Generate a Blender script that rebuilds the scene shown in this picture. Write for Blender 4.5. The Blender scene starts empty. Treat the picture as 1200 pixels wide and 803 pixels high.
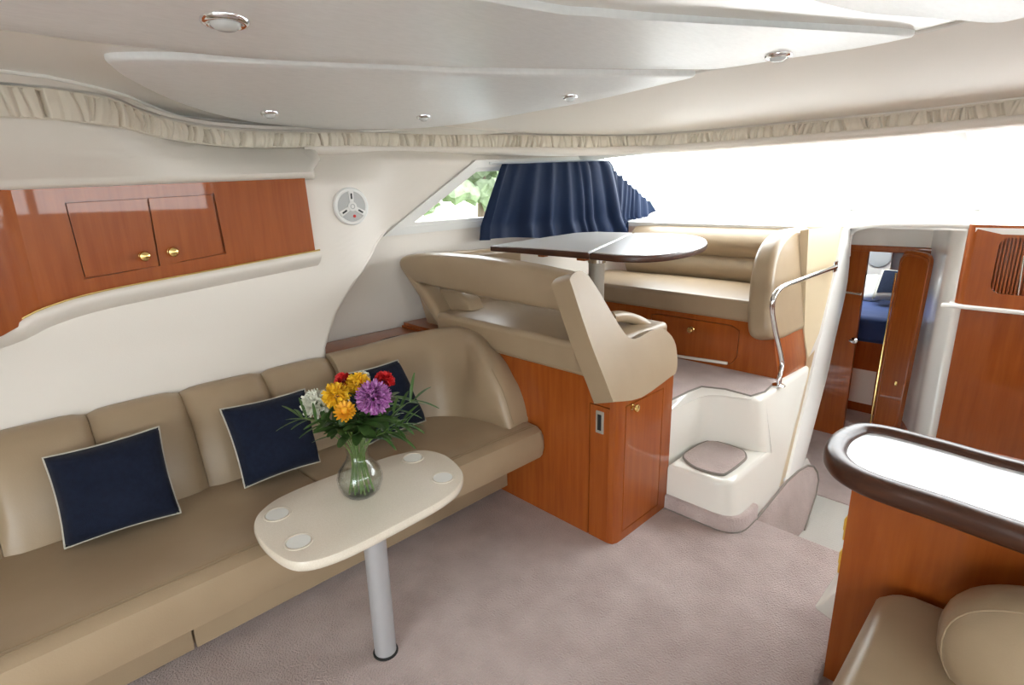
import bpy, bmesh, math, random
from mathutils import Vector, Matrix
random.seed(7)
C = bpy.context.scene.collection
V3 = Vector

# ------------------------------------------------------------------ camera
F, YAW, PITCH, ROLL = 647.8, 0.797264, 0.26606, -0.02348
CX, CY, EYE = 600.0, 401.5, V3((0, 0, 1.5))
fw = V3((-math.sin(YAW)*math.cos(PITCH), math.cos(YAW)*math.cos(PITCH), -math.sin(PITCH)))
rt0 = V3((math.cos(YAW), math.sin(YAW), 0)); up0 = rt0.cross(fw)
rt = rt0*math.cos(ROLL) + up0*math.sin(ROLL)
up = up0*math.cos(ROLL) - rt0*math.sin(ROLL)
cam = bpy.data.cameras.new('camera'); camo = bpy.data.objects.new('camera', cam); C.objects.link(camo)
cam.sensor_width = 36.0; cam.lens = F/1200.0*36.0; cam.clip_start = 0.02; cam.clip_end = 500
m = Matrix((rt, up, -fw)).transposed().to_4x4(); m.translation = EYE
camo.matrix_world = m
bpy.context.scene.camera = camo

# ------------------------------------------------------------------ world, light, exposure
w = bpy.data.worlds.new('overcast_sky'); bpy.context.scene.world = w; w.use_nodes = True
bg = w.node_tree.nodes['Background']
bg.inputs[0].default_value = (0.93, 0.97, 1.0, 1); bg.inputs[1].default_value = 5.5
vs = bpy.context.scene.view_settings
vs.view_transform = 'Standard'; vs.look = 'None'; vs.gamma = 1.0; vs.use_curve_mapping = False
vs.exposure = 1.22

def portal(name, loc, rot, sx, sy):
    l = bpy.data.lights.new(name, 'AREA'); l.shape = 'RECTANGLE'; l.size = sx; l.size_y = sy
    l.cycles.is_portal = True
    o = bpy.data.objects.new(name, l); C.objects.link(o); o.location = loc; o.rotation_euler = rot
    return o
portal('aft_door_sky_offscreen', (0.42, -2.36, .92), (math.radians(90), 0, 0), 1.6, 1.9)
portal('starboard_window_sky_offscreen', (1.62, 0.3, 1.55), (0, math.radians(90), 0), 0.6, 5.4)

# ------------------------------------------------------------------ pixel -> place (distance always from the plane touched)
def ray(x, y): return fw*F + rt*(x-CX) - up*(y-CY)
def onX(x, y, c): d = ray(x, y); return EYE + d*(c/d.x)
def onY(x, y, c): d = ray(x, y); return EYE + d*(c/d.y)
def onZ(x, y, c): d = ray(x, y); return EYE + d*((c-EYE.z)/d.z)
def onP(x, y, p, n): d = ray(x, y); return EYE + d*((V3(p)-EYE).dot(V3(n))/d.dot(V3(n)))
def above(x, y, g): d = ray(x, y); t = (d.x*g[0]+d.y*g[1])/(d.x**2+d.y**2); return EYE + d*t
def drafted(x, y): return onP(x, y, (-.855, 0, 0), (1, 0, .21))       # starboard side of steps and dinette leans
def ceil_z(x, y=0): return 1.95 - .03*(x+.6)**2
def onC(x, y):
    d = ray(x, y).normalized(); lo, hi = 0.05, 0.05
    while hi < 12:
        p = EYE + d*hi
        if p.z > ceil_z(p.x): break
        lo = hi; hi *= 1.03
    for _ in range(40):
        mid = (lo+hi)/2; p = EYE + d*mid
        if p.z > ceil_z(p.x): hi = mid
        else: lo = mid
    return EYE + d*hi
def interp(tab, t):
    if t <= tab[0][0]: return tab[0][1]
    for (a, va), (b, vb) in zip(tab, tab[1:]):
        if t <= b: return va + (vb-va)*(t-a)/(b-a)
    return tab[-1][1]
def sstep(a, b, t):
    t = max(0, min(1, (t-a)/(b-a))); return t*t*(3-2*t)

# ------------------------------------------------------------------ materials
MAT = {}
def node(nt, t, **k):
    n = nt.nodes.new(t)
    for a, b in k.items(): setattr(n, a, b)
    return n
def mat(name, col, rough=.5, metal=0, spec=.5, coat=0, coat_rough=.05, bump=None, col2=None, noise=None, sheen=0, trans=0, ior=None, sss=0):
    """col/col2 mixed by a noise (scale, detail, stretch xyz); bump=(scale, strength, distance)"""
    m = bpy.data.materials.new(name); m.use_nodes = True; nt = m.node_tree
    b = nt.nodes['Principled BSDF']
    b.inputs['Base Color'].default_value = (*col, 1); b.inputs['Roughness'].default_value = rough
    b.inputs['Metallic'].default_value = metal; b.inputs['Specular IOR Level'].default_value = spec
    b.inputs['Coat Weight'].default_value = coat; b.inputs['Coat Roughness'].default_value = coat_rough
    b.inputs['Sheen Weight'].default_value = sheen
    if trans: b.inputs['Transmission Weight'].default_value = trans
    if ior: b.inputs['IOR'].default_value = ior
    tc = node(nt, 'ShaderNodeTexCoord')
    if col2:
        sc, det, st = noise
        mp = node(nt, 'ShaderNodeMapping'); mp.inputs['Scale'].default_value = st
        nz = node(nt, 'ShaderNodeTexNoise'); nz.inputs['Scale'].default_value = sc; nz.inputs['Detail'].default_value = det
        nt.links.new(tc.outputs['Object'], mp.inputs[0]); nt.links.new(mp.outputs[0], nz.inputs['Vector'])
        cr = node(nt, 'ShaderNodeValToRGB'); cr.color_ramp.elements[0].position = .3; cr.color_ramp.elements[1].position = .7
        cr.color_ramp.elements[0].color = (*col, 1); cr.color_ramp.elements[1].color = (*col2, 1)
        nt.links.new(nz.outputs['Fac'], cr.inputs[0]); nt.links.new(cr.outputs[0], b.inputs['Base Color'])
    if bump:
        sc, stg, dist = bump
        nz = node(nt, 'ShaderNodeTexNoise'); nz.inputs['Scale'].default_value = sc; nz.inputs['Detail'].default_value = 3
        nt.links.new(tc.outputs['Object'], nz.inputs['Vector'])
        bp = node(nt, 'ShaderNodeBump'); bp.inputs['Strength'].default_value = stg; bp.inputs['Distance'].default_value = dist
        nt.links.new(nz.outputs['Fac'], bp.inputs['Height']); nt.links.new(bp.outputs[0], b.inputs['Normal'])
    MAT[name] = m; return m

mat('cream_vinyl', (.76, .70, .63), .48, bump=(160, .12, .002))
mat('cream_pad', (.76, .71, .64), .45, bump=(14, .10, .004))
mat('headliner', (.86, .87, .87), .36, col2=(.91, .92, .92), noise=(30, 3, (3, .8, 1)), bump=(45, .25, .003))
mat('gelcoat', (.84, .81, .74), .16, coat=.4)
mat('gelcoat_ceiling', (.88, .86, .81), .22)
mat('gelcoat_white', (.83, .82, .79), .18, coat=.4)
mat('valance_cloth', (.74, .67, .56), .75, sheen=.2, bump=(220, .2, .001))
mat('tan_panel', (.62, .50, .33), .4)
mat('leather', (.35, .255, .16), .35, col2=(.38, .28, .178), noise=(6, 3, (1, 1, 1)), bump=(210, .18, .0015))
mat('thread', (.30, .22, .13), .7)
mat('cherry', (.27, .056, .007), .32, spec=.25, coat=.45, coat_rough=.03, col2=(.35, .088, .013), noise=(9, 6, (5, 5, .35)))
mat('mahogany', (.045, .016, .009), .36, spec=.3, coat=.12, coat_rough=.15, col2=(.075, .027, .013), noise=(9, 5, (1, 8, 8)))
mat('carpet', (.52, .405, .375), .95, spec=.1, sheen=.35, col2=(.66, .535, .50), noise=(7, 6, (1, 1, 1)), bump=(150, 1.0, .012))
mat('carpet_binding', (.24, .21, .18), .8)
mat('nonslip', (.60, .58, .53), .5)
mat('solid_surface', (.72, .64, .53), .22, coat=.3, col2=(.78, .71, .60), noise=(260, 2, (1, 1, 1)))
mat('cup_white', (.80, .80, .76), .3)
mat('table_laminate', (.82, .79, .74), .28, coat=.6, col2=(.85, .82, .77), noise=(90, 2, (1, 1, 1)))
mat('counter_laminate', (.74, .75, .76), .2, coat=.3)
mat('silver_paint', (.55, .56, .58), .38, metal=.55)
mat('beige_metal', (.42, .38, .32), .4, metal=.3)
mat('chrome', (.82, .83, .85), .08, metal=1)
mat('brass', (.78, .57, .22), .2, metal=1)
mat('navy', (.006, .009, .022), .9, spec=.2, sheen=.04, col2=(.009, .014, .032), noise=(60, 3, (1, 1, 1)), bump=(500, .5, .002))
mat('navy_curtain', (.004, .013, .042), .6, spec=.2, sheen=.0, bump=(300, .3, .001))
mat('blue_bedding', (.02, .05, .17), .8, sheen=.2, bump=(12, .3, .01))
mat('piping_white', (.50, .47, .40), .6)
mat('plastic_white', (.78, .77, .74), .35)
mat('plastic_grey', (.48, .48, .47), .6, bump=(900, .5, .001))
mat('alu_white', (.70, .72, .73), .3, metal=.2)
mat('black', (.012, .012, .012), .5)
mat('red_logo', (.6, .03, .02), .5)
mat('lamp_glass', (.75, .78, .78), .12, spec=.8)
mat('yellow_plastic', (.80, .48, .05), .3)
mat('stem_green', (.12, .20, .04), .5)
mat('leaf_green', (.035, .085, .016), .45, col2=(.075, .15, .035), noise=(30, 2, (1, 1, 1)))
mat('petal_purple', (.30, .035, .28), .6, col2=(.60, .30, .58), noise=(160, 2, (1, 1, 1)))
mat('petal_yellow', (.85, .46, .01), .6, col2=(.90, .58, .03), noise=(90, 2, (1, 1, 1)))
mat('petal_orange', (.80, .33, .01), .6, col2=(.85, .45, .02), noise=(90, 2, (1, 1, 1)))
mat('petal_red', (.55, .008, .012), .6, col2=(.70, .02, .02), noise=(90, 2, (1, 1, 1)))
mat('petal_white', (.80, .80, .66), .6, col2=(.86, .85, .76), noise=(90, 2, (1, 1, 1)))
mat('foliage', (.12, .15, .09), .9, col2=(.24, .29, .19), noise=(2.5, 5, (1, 1, 1)))
mat('bark', (.10, .07, .05), .9)
mat('water', (.10, .14, .15), .15, bump=(2, .3, .1))
mat('bank_grass', (.22, .28, .13), .9)

def glass(name, tint, gloss_ior=1.45):
    m = bpy.data.materials.new(name); m.use_nodes = True; nt = m.node_tree
    nt.nodes.remove(nt.nodes['Principled BSDF'])
    lw = node(nt, 'ShaderNodeLayerWeight'); lw.inputs['Blend'].default_value = .5
    pw = node(nt, 'ShaderNodeMath', operation='POWER'); pw.inputs[1].default_value = 4.0; nt.links.new(lw.outputs['Facing'], pw.inputs[0])
    fr = node(nt, 'ShaderNodeMath', operation='MULTIPLY_ADD'); fr.inputs[1].default_value = .75; fr.inputs[2].default_value = ((gloss_ior-1)/(gloss_ior+1))**2; nt.links.new(pw.outputs[0], fr.inputs[0])
    tr = node(nt, 'ShaderNodeBsdfTransparent'); tr.inputs[0].default_value = (*tint, 1)
    gl = node(nt, 'ShaderNodeBsdfGlossy'); gl.inputs['Roughness'].default_value = .02
    mx = node(nt, 'ShaderNodeMixShader')
    nt.links.new(fr.outputs[0], mx.inputs[0]); nt.links.new(tr.outputs[0], mx.inputs[1]); nt.links.new(gl.outputs[0], mx.inputs[2])
    nt.links.new(mx.outputs[0], nt.nodes['Material Output'].inputs['Surface'])
    MAT[name] = m
glass('window_glass', (.97, .985, .98), 1.3)
glass('vase_glass', (.975, .99, .985), 1.5)
glass('vase_water', (.96, .985, .965), 1.33)
# nonslip gets a fine diamond tread
nt = MAT['nonslip'].node_tree
ck = node(nt, 'ShaderNodeTexChecker'); ck.inputs['Scale'].default_value = 70
tc = node(nt, 'ShaderNodeTexCoord'); mp = node(nt, 'ShaderNodeMapping'); mp.inputs['Rotation'].default_value = (0, 0, .785)
bp = node(nt, 'ShaderNodeBump'); bp.inputs['Strength'].default_value = .6; bp.inputs['Distance'].default_value = .004
nt.links.new(tc.outputs['Object'], mp.inputs[0]); nt.links.new(mp.outputs[0], ck.inputs[0])
nt.links.new(ck.outputs['Fac'], bp.inputs['Height']); nt.links.new(bp.outputs[0], nt.nodes['Principled BSDF'].inputs['Normal'])

# ------------------------------------------------------------------ helpers
ROOTLOC = {}
def setprops(o, label=None, cat=None, group=None, kind=None):
    if label: o['label'] = label
    if cat: o['category'] = cat
    if group: o['group'] = group
    if kind: o['kind'] = kind
    return o
def thing(name, loc, label, cat, group=None):
    o = bpy.data.objects.new(name, None); C.objects.link(o); o.location = loc; o.empty_display_size = .05
    ROOTLOC[o] = V3(loc)
    return setprops(o, label, cat, group)
def obj(name, bm, material, parent=None, angle=40, wn=False, smooth=True, origin=None):
    me = bpy.data.meshes.new(name)
    bmesh.ops.recalc_face_normals(bm, faces=bm.faces)
    bm.to_mesh(me); bm.free()
    if smooth:
        for p in me.polygons: p.use_smooth = True
        me.set_sharp_from_angle(angle=math.radians(angle))
    o = bpy.data.objects.new(name, me); C.objects.link(o)
    for mm in (material if isinstance(material, (list, tuple)) else [material]): me.materials.append(MAT[mm])
    if parent is not None:
        loc = ROOTLOC[parent]; o.parent = parent
        if isinstance(loc, V3): me.transform(Matrix.Translation(-loc))
        ROOTLOC[o] = loc
    else:
        if origin is None:
            vs_ = [v.co for v in me.vertices]
            origin = V3(((min(v.x for v in vs_)+max(v.x for v in vs_))/2, (min(v.y for v in vs_)+max(v.y for v in vs_))/2, min(v.z for v in vs_)))
        origin = V3(origin)
        me.transform(Matrix.Translation(-origin)); o.location = origin; ROOTLOC[o] = origin
    if wn:
        md = o.modifiers.new('wn', 'WEIGHTED_NORMAL'); md.keep_sharp = True; md.weight = 80
    return o
def struct(o): o['kind'] = 'structure'; return o
def bm_from(verts, faces):
    bm = bmesh.new(); vv = [bm.verts.new(v) for v in verts]
    for f in faces:
        try: bm.faces.new([vv[i] for i in f])
        except ValueError: pass
    return bm
def bevel(bm, r, seg=3, ang=25):
    bm.normal_update()
    es = [e for e in bm.edges if len(e.link_faces) == 2 and e.calc_face_angle(0) > math.radians(ang)]
    if r > 0 and es: bmesh.ops.bevel(bm, geom=es, offset=r, segments=seg, profile=.5, affect='EDGES', clamp_overlap=True)
    return bm
def bx(x0, x1, y0, y1, z0, z1, r=0, seg=3):
    v = [(x, y, z) for x in (x0, x1) for y in (y0, y1) for z in (z0, z1)]
    f = [(0, 1, 3, 2), (4, 6, 7, 5), (0, 4, 5, 1), (2, 3, 7, 6), (0, 2, 6, 4), (1, 5, 7, 3)]
    return bevel(bm_from(v, f), r, seg)
def hexa(bottom, top, r=0, seg=3):
    n = len(bottom); v = list(bottom)+list(top)
    f = [tuple(range(n)), tuple(range(n, 2*n))]+[(i, (i+1) % n, n+(i+1) % n, n+i) for i in range(n)]
    bm = bm_from(v, f); bmesh.ops.recalc_face_normals(bm, faces=bm.faces)
    return bevel(bm, r, seg)
def prism(poly, vec, r=0, seg=3, ang=25):
    vec = V3(vec); a = [V3(p) for p in poly]
    bm = hexa(a, [p+vec for p in a])
    return bevel(bm, r, seg, ang)
def join(*bms):
    out = bmesh.new()
    for b in bms:
        me = bpy.data.meshes.new('t'); b.to_mesh(me); b.free(); out.from_mesh(me); bpy.data.meshes.remove(me)
    return out
def catmull(pts, n=8, closed=False):
    pts = [V3(p) for p in pts]; out = []; N = len(pts)
    for i in range(N if closed else N-1):
        if closed: p0, p1, p2, p3 = pts[i-1], pts[i], pts[(i+1) % N], pts[(i+2) % N]
        else: p0, p1, p2, p3 = pts[max(i-1, 0)], pts[i], pts[i+1], pts[min(i+2, N-1)]
        for k in range(n):
            t = k/n
            out.append(.5*((2*p1)+(p2-p0)*t+(2*p0-5*p1+4*p2-p3)*t*t+(3*p1-p0-3*p2+p3)*t**3))
    if not closed: out.append(pts[-1])
    return out
def tube(pts, r, seg=10, closed=False, rf=None, caps=True):
    pts = [V3(p) for p in pts]; N = len(pts); rings = []
    t0 = (pts[1]-pts[0]).normalized()
    nrm = t0.orthogonal().normalized()
    for i in range(N):
        a = pts[i-1] if (i or closed) else pts[0]; b = pts[(i+1) % N] if (i < N-1 or closed) else pts[-1]
        t = (b-a).normalized(); nrm = (nrm-t*nrm.dot(t))
        nrm = nrm.normalized() if nrm.length > 1e-6 else t.orthogonal().normalized()
        bn = t.cross(nrm); rr = rf(i/(N-1)) if rf else r
        rings.append([pts[i]+(nrm*math.cos(2*math.pi*k/seg)+bn*math.sin(2*math.pi*k/seg))*rr for k in range(seg)])
    return loft(rings, True, closed, caps)
def loft(rings, closed_ring=True, closed_path=False, caps=True):
    n = len(rings[0]); N = len(rings); v = [p for r in rings for p in r]; f = []
    for i in range(N if closed_path else N-1):
        j = (i+1) % N
        for k in range(n if closed_ring else n-1):
            l = (k+1) % n
            f.append((i*n+k, i*n+l, j*n+l, j*n+k))
    if caps and closed_ring and not closed_path:
        f.append(tuple(range(n))); f.append(tuple(range((N-1)*n, N*n)))
    return bm_from(v, f)
def sweep(path, section, upv=(0, 0, 1), closed=False):
    """section: list of (side, up) offsets; side = path direction x up"""
    path = [V3(p) for p in path]; N = len(path); rings = []; upv = V3(upv)
    for i in range(N):
        a = path[i-1] if (i or closed) else path[0]; b = path[(i+1) % N] if (i < N-1 or closed) else path[-1]
        t = (b-a).normalized(); s = t.cross(upv).normalized(); u = s.cross(t)
        k = 1.0
        if 0 < i < N-1 or closed:
            d1 = (path[i]-path[i-1]).normalized(); d2 = (path[(i+1) % N]-path[i]).normalized()
            k = 1/max(.5, math.cos(d1.angle(d2)/2))
        rings.append([path[i]+s*(x*k)+u*y for x, y in section])
    return loft(rings, True, closed, True)
def rsec(w, h, r, n=3):
    out = []
    for cx, cy, a0 in ((w/2-r, h/2-r, 0), (-w/2+r, h/2-r, 90), (-w/2+r, -h/2+r, 180), (w/2-r, -h/2+r, 270)):
        for k in range(n+1):
            a = math.radians(a0+90*k/n); out.append((cx+r*math.cos(a), cy+r*math.sin(a)))
    return out
def plate(outer, holes, vec):
    """flat plate with holes, given thickness: joints beside doors are real gaps"""
    bm = bmesh.new(); es = []
    for lp_ in [outer]+holes:
        vv = [bm.verts.new(p) for p in lp_]
        es += [bm.edges.new((vv[i], vv[(i+1) % len(vv)])) for i in range(len(vv))]
    bmesh.ops.triangle_fill(bm, use_beauty=True, use_dissolve=False, edges=es)
    g = bmesh.ops.extrude_face_region(bm, geom=bm.faces[:])
    bmesh.ops.translate(bm, verts=[e for e in g['geom'] if isinstance(e, bmesh.types.BMVert)], vec=V3(vec))
    return bm
def grow(P, d):
    """offset a planar loop outward by an even distance"""
    c = sum(P, V3())/len(P); n = (P[1]-P[0]).cross(c-P[0]).normalized(); out = []
    for i, p in enumerate(P):
        e1, e2 = (p-P[i-1]).normalized(), (P[(i+1) % len(P)]-p).normalized()
        a, b = e1.cross(n), e2.cross(n)
        if a.dot(p-c)+b.dot(p-c) < 0: a, b = -a, -b
        m_ = (a+b).normalized(); out.append(p+m_*(d/max(.35, m_.dot(a))))
    return out
def lathe(prof, c, seg=28, axis=(0, 0, 1), close=False):
    ax = V3(axis).normalized(); e1 = ax.orthogonal().normalized(); e2 = ax.cross(e1); c = V3(c)
    rings = [[c+ax*h+(e1*math.cos(2*math.pi*k/seg)+e2*math.sin(2*math.pi*k/seg))*max(r, 1e-4) for k in range(seg)] for r, h in prof]
    return loft(rings, True, close, not close)
def grid(fn, nu, nv):
    v = [fn(i/nu, j/nv) for i in range(nu+1) for j in range(nv+1)]
    f = [(i*(nv+1)+j, (i+1)*(nv+1)+j, (i+1)*(nv+1)+j+1, i*(nv+1)+j+1) for i in range(nu) for j in range(nv)]
    return bm_from(v, f)
def solid(bm, d):
    bmesh.ops.recalc_face_normals(bm, faces=bm.faces)
    bmesh.ops.solidify(bm, geom=bm.faces[:], thickness=d); return bm
def superell(c, r, e=2.6, nu=32, nv=18, rot=None):
    c = V3(c); v = []; f = []
    def s(a, p): return math.copysign(abs(a)**p, a)
    rings = []
    for j in range(nv+1):
        th = -math.pi/2+math.pi*j/nv; ring = []
        for i in range(nu):
            ph = 2*math.pi*i/nu; q = 2/e
            p = V3((r[0]*s(math.cos(th), q)*s(math.cos(ph), q), r[1]*s(math.cos(th), q)*s(math.sin(ph), q), r[2]*s(math.sin(th), q)))
            if rot: p = rot @ p
            ring.append(c+p)
        rings.append(ring)
    bm = loft(rings); bmesh.ops.remove_doubles(bm, verts=bm.verts, dist=1e-5); return bm
def knob(name, p, n, r, parent, m='brass'):
    n = V3(n).normalized()
    return obj(name, lathe([(r*.75, 0), (r*.8, r*.12), (r*.42, r*.3), (r*.42, r*.7), (r*.9, r*.95), (r, r*1.3), (r*.85, r*1.65), (r*.4, r*1.85), (0, r*1.9)], p, 16, n), m, parent)

# =================================================================== STRUCTURE
# ---- floors
fl = struct(obj('floor', bx(-2.9, 1.5, -2.4, 2.388, -.34, 0, .012), 'carpet', angle=30))
struct(obj('floor_galley', bx(-1.1, 1.5, 2.38, 3.36, -.36, -.30), 'nonslip'))
struct(obj('floor_forward', bx(-2.2, 1.5, 3.36, 7.0, -.36, -.295), 'carpet'))
plat = struct(obj('floor_platform', bx(-2.85, -1.22, 2.2, 2.56, .40, .497), 'gelcoat_white'))
pc = [onZ(783, 470, .505), onZ(806, 459, .505), onZ(822, 453, .505), onZ(850, 456, .505), onZ(880, 464, .505), onZ(896, 459, .505), onZ(906, 450, .505)]
pts = [V3((-2.8, 2.2, .505)), V3((pc[0].x, 2.2, .505))]+pc[1:]+[V3((-1.02, 3.05, .505)), V3((-2.8, 3.05, .505))]
cp = obj('floor_dinette', prism([V3((p.x, p.y, .496)) for p in pts], (0, 0, .012), .003, 2), 'carpet'); struct(cp)
obj('binding', tube([V3((p.x, p.y, .503)) for p in [pts[1]]+pc[1:]], .006, 6), 'carpet_binding', cp)

# ---- port side: outer hull wall with the side window
XB = [(.5, -2.78), (1.74, -2.77), (2.5, -2.72), (3.09, -2.57), (3.95, -2.48), (4.6, -2.40)]
def xo(y, z): return interp(XB, y)+max(0, min(z, 1.68)-1.3)*.35-max(0, z-1.68)*1.1
def hull(poly, n=1):
    return [V3((xo(y, z), y, z)) for y, z in poly]
def strip(lo, hi, n=14, z_n=6, dx=0):
    def fn(u, v):
        ya = lo[0][0]+(lo[1][0]-lo[0][0])*u; za = lo[0][1]+(lo[1][1]-lo[0][1])*u
        yb = hi[0][0]+(hi[1][0]-hi[0][0])*u; zb = hi[0][1]+(hi[1][1]-hi[0][1])*u
        y = ya+(yb-ya)*v; z = za+(zb-za)*v
        return V3((xo(y, z)+dx, y, z))
    return grid(fn, n, z_n)
WIN = [(1.76, 1.295), (2.27, 1.665), (3.09, 1.70), (3.95, 1.335)]       # y, z of the opening, outer edge of the frame
hullbm = join(strip(((-2.4, -.05), (4.6, -.05)), ((-2.4, 1.295), (4.6, 1.295)), 44, 4),
              strip(((.9, 1.295), (.9, 1.95)), ((1.76, 1.295), (2.27, 1.665)), 10, 10),
              strip(((.9, 1.95), (3.09, 1.95)), ((2.27, 1.665), (3.09, 1.70)), 12, 6),
              strip(((1.76, 1.295), (3.95, 1.295)), ((1.76, 1.296), (3.95, 1.336)), 8, 1),
              strip(((3.95, 1.295), (4.6, 1.295)), ((3.95, 1.336), (4.6, 1.30)), 4, 1))
struct(obj('wall_port_forward', hullbm, 'cream_vinyl', angle=60))

def wpt(y, z, dx=0): return V3((xo(y, z)+dx, y, z))
def subdiv(pl, n):
    out = []
    for (a, b), (c, d) in zip(pl, pl[1:]):
        for k in range(n): out.append((a+(c-a)*k/n, b+(d-b)*k/n))
    out.append(pl[-1]); return out
wloop = subdiv(WIN+[WIN[0]], 6)[:-1]
cen = (2.75, 1.48)
def shrink(d):
    N = len(WIN); out = []
    for i in range(N):
        a, b, c = V3((*WIN[i-1], 0)), V3((*WIN[i], 0)), V3((*WIN[(i+1) % N], 0))
        n1 = (b-a).normalized().cross(V3((0, 0, 1))); n2 = (c-b).normalized().cross(V3((0, 0, 1)))
        n = (n1+n2).normalized(); k = d/max(.3, n.dot(n1)); q = b+n*k
        out.append((q.x, q.y))
    return out
def winring(d0, d1, x0, x1):
    """frame ring between two insets with depth"""
    A = subdiv(shrink(d0)+[shrink(d0)[0]], 6)[:-1]; B = subdiv(shrink(d1)+[shrink(d1)[0]], 6)[:-1]
    r = [[wpt(*p, x0) for p in A], [wpt(*p, x1) for p in A], [wpt(*p, x1) for p in B], [wpt(*p, x0) for p in B]]
    return loft([[r[k][i] for k in range(4)] for i in range(len(A))], True, True, False)
sgn = 1 if abs(shrink(.03)[0][1]-1.3) and shrink(.03)[0][1] > 1.295 else -1
wf = struct(obj('window_1', join(winring(-.02*sgn, .022*sgn, -.02, .022), winring(.022*sgn, .045*sgn, -.025, .010)), 'plastic_white', angle=30))
pl = subdiv(shrink(.035*sgn)+[shrink(.035*sgn)[0]], 4)[:-1]
obj('pane', bm_from([wpt(*p, -.012) for p in pl], [tuple(range(len(pl)))]), 'window_glass', wf)

# ---- port side: inner wall behind the sofa, its forward edge sweeps down in a curve
EDGE = [(.60, 1.09), (.70, 1.10), (.80, 1.12), (.95, 1.21), (1.08, 1.32), (1.17, 1.42), (1.25, 1.54), (1.30, 1.68), (1.36, 1.80), (1.66, 2.22), (1.70, 2.27), (1.9, 2.27)]
XIN = [(.5, -2.40), (.75, -2.43), (.95, -2.47), (1.12, -2.475), (1.56, -2.475), (1.70, -2.64), (1.9, -2.80)]
def xin(y, z): return interp(XIN, z)+(xo(y, z)+.004-interp(XIN, z))*sstep(1.34, 1.80, y)
def inner(u, v):
    z = .6+v*(1.86-.6); e = interp(EDGE, z); y = -2.3+(e+2.3)*(u**.7)
    return V3((xin(y, z), y, z))
bm = grid(inner, 44, 60)
def ret(u, v):                                                   # rounded return to the hull
    z = .6+u*(1.33-.6); e = interp(EDGE, z); x0 = xin(e, z); x1 = xo(e, z)-.01
    if v < .5:
        a = v*2*math.pi/2; r = .03*min(1, (x0-x1)/.08)
        return V3((x0-r+r*math.cos(a), e+r*math.sin(a), z))
    r = .03*min(1, (x0-x1)/.08)
    return V3((x0-r+(x1-x0+r)*(v-.5)*2, e+r, z))
bm = join(bm, grid(ret, 40, 10)); bmesh.ops.remove_doubles(bm, verts=bm.verts, dist=1e-4)
wp = struct(obj('wall_port', bm, 'cream_vinyl', angle=70))
# moulded lip under the locker
LIP = [(-2.2, 1.02), (-.6, 1.03), (-.25, 1.05), (.04, 1.105), (.16, 1.15), (.33, 1.185), (.69, 1.218), (1.0, 1.245), (1.16, 1.258)]
lp = catmull([V3((-2.452, y, z-.012)) for y, z in LIP], 5)
sec = [(-.035, .018), (.018, .018), (.034, .011), (.038, -.002), (.032, -.014), (.020, -.028), (.0, -.044), (-.030, -.060)]
struct(obj('trim_1', sweep(lp, sec), 'cream_vinyl', angle=50))

# ---- valance line and cove
VT = [((0, 101), 'x', -2.27), ((70, 107), 'x', -2.28), ((133, 118), 'x', -2.33), ((167, 132), 'x', -2.41), ((200, 142), 'x', -2.48), ((240, 150), 'x', -2.55),
      ((283, 154), 'x', -2.59), ((333, 156), 'x', -2.62), ((397, 156), 'x', -2.63), ((460, 157), 'z', 1.815), ((560, 158), 'z', 1.83), ((677, 160), 'z', 1.82),
      ((740, 160), 'z', 1.812), ((800, 157), 'z', 1.80), ((933, 145), 'z', 1.80), ((1067, 132), 'z', 1.805), ((1200, 117), 'z', 1.812)]
VTOP = [onX(*p, c) if k == 'x' else onZ(*p, c) for p, k, c in VT]
VBpx = [(0, 136), (67, 140), (117, 145), (150, 152), (187, 161), (233, 168), (283, 172), (333, 172), (397, 171), (493, 172), (677, 173), (760, 170), (800, 167), (1000, 152), (1200, 133)]
def vbot(p, x):
    y = interp(VBpx, x); q = above(x, y, p); return q.z
VH = [p.z-vbot(p, VT[i][0][0]) for i, p in enumerate(VTOP)]
VH = [max(.055, min(.09, h)) for h in VH]
BP = [(0, 82), (70, 92), (140, 109), (170, 121), (205, 134), (240, 139), (290, 144), (340, 148), (400, 152), (460, 152), (545, 141), (680, 116), (755, 100), (820, 83), (940, 60), (1070, 38), (1200, 8)]
BC = [onC(*p) for p in BP]
# continue both lines aft of the frame and round to starboard
VTOP = [V3((-2.25, -2.3, 1.823)), V3((-2.26, -.5, 1.823))]+VTOP+[V3((.35, 3.05, 1.81)), V3((.95, 2.75, 1.805)), V3((1.3, 2.1, 1.80)), V3((1.42, .5, 1.80)), V3((1.42, -2.3, 1.80))]
VH = [.085, .085]+VH+[.075]*5
BC = [V3((-2.22, -2.3, ceil_z(-2.22))), V3((-2.22, -.5, ceil_z(-2.22)))]+BC+[V3((.3, 2.1, ceil_z(.3))), V3((.8, 1.95, ceil_z(.8))), V3((1.15, 1.5, ceil_z(1.15))), V3((1.25, .5, ceil_z(1.25))), V3((1.25, -2.3, ceil_z(1.25)))]
n_sub = 6
VC = catmull(VTOP, n_sub); BCC = catmull(BC, n_sub)
VHC = [interp(list(enumerate(VH)), i/n_sub) for i in range(len(VC))]
rows = []
for a, b in zip(BCC, VC):
    b = b+V3((0, 0, .012)); L = (b-a).length
    row = []
    for k in range(9):
        t = k/8; p = a.lerp(b, t)
        p = p+V3((0, 0, -.015*L*math.sin(math.pi*t)))               # cove hollows upward before it meets the valance
        row.append(p)
    rows.append(row)
struct(obj('ceiling_cove', loft(rows, False, False, False), 'cream_vinyl', angle=70))
struct(obj('ceiling', grid(lambda u, v: V3((-2.9+4.6*u, -2.4+6.0*v, ceil_z(-2.9+4.6*u)+.0005)), 46, 12), 'gelcoat_ceiling', angle=70))
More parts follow.
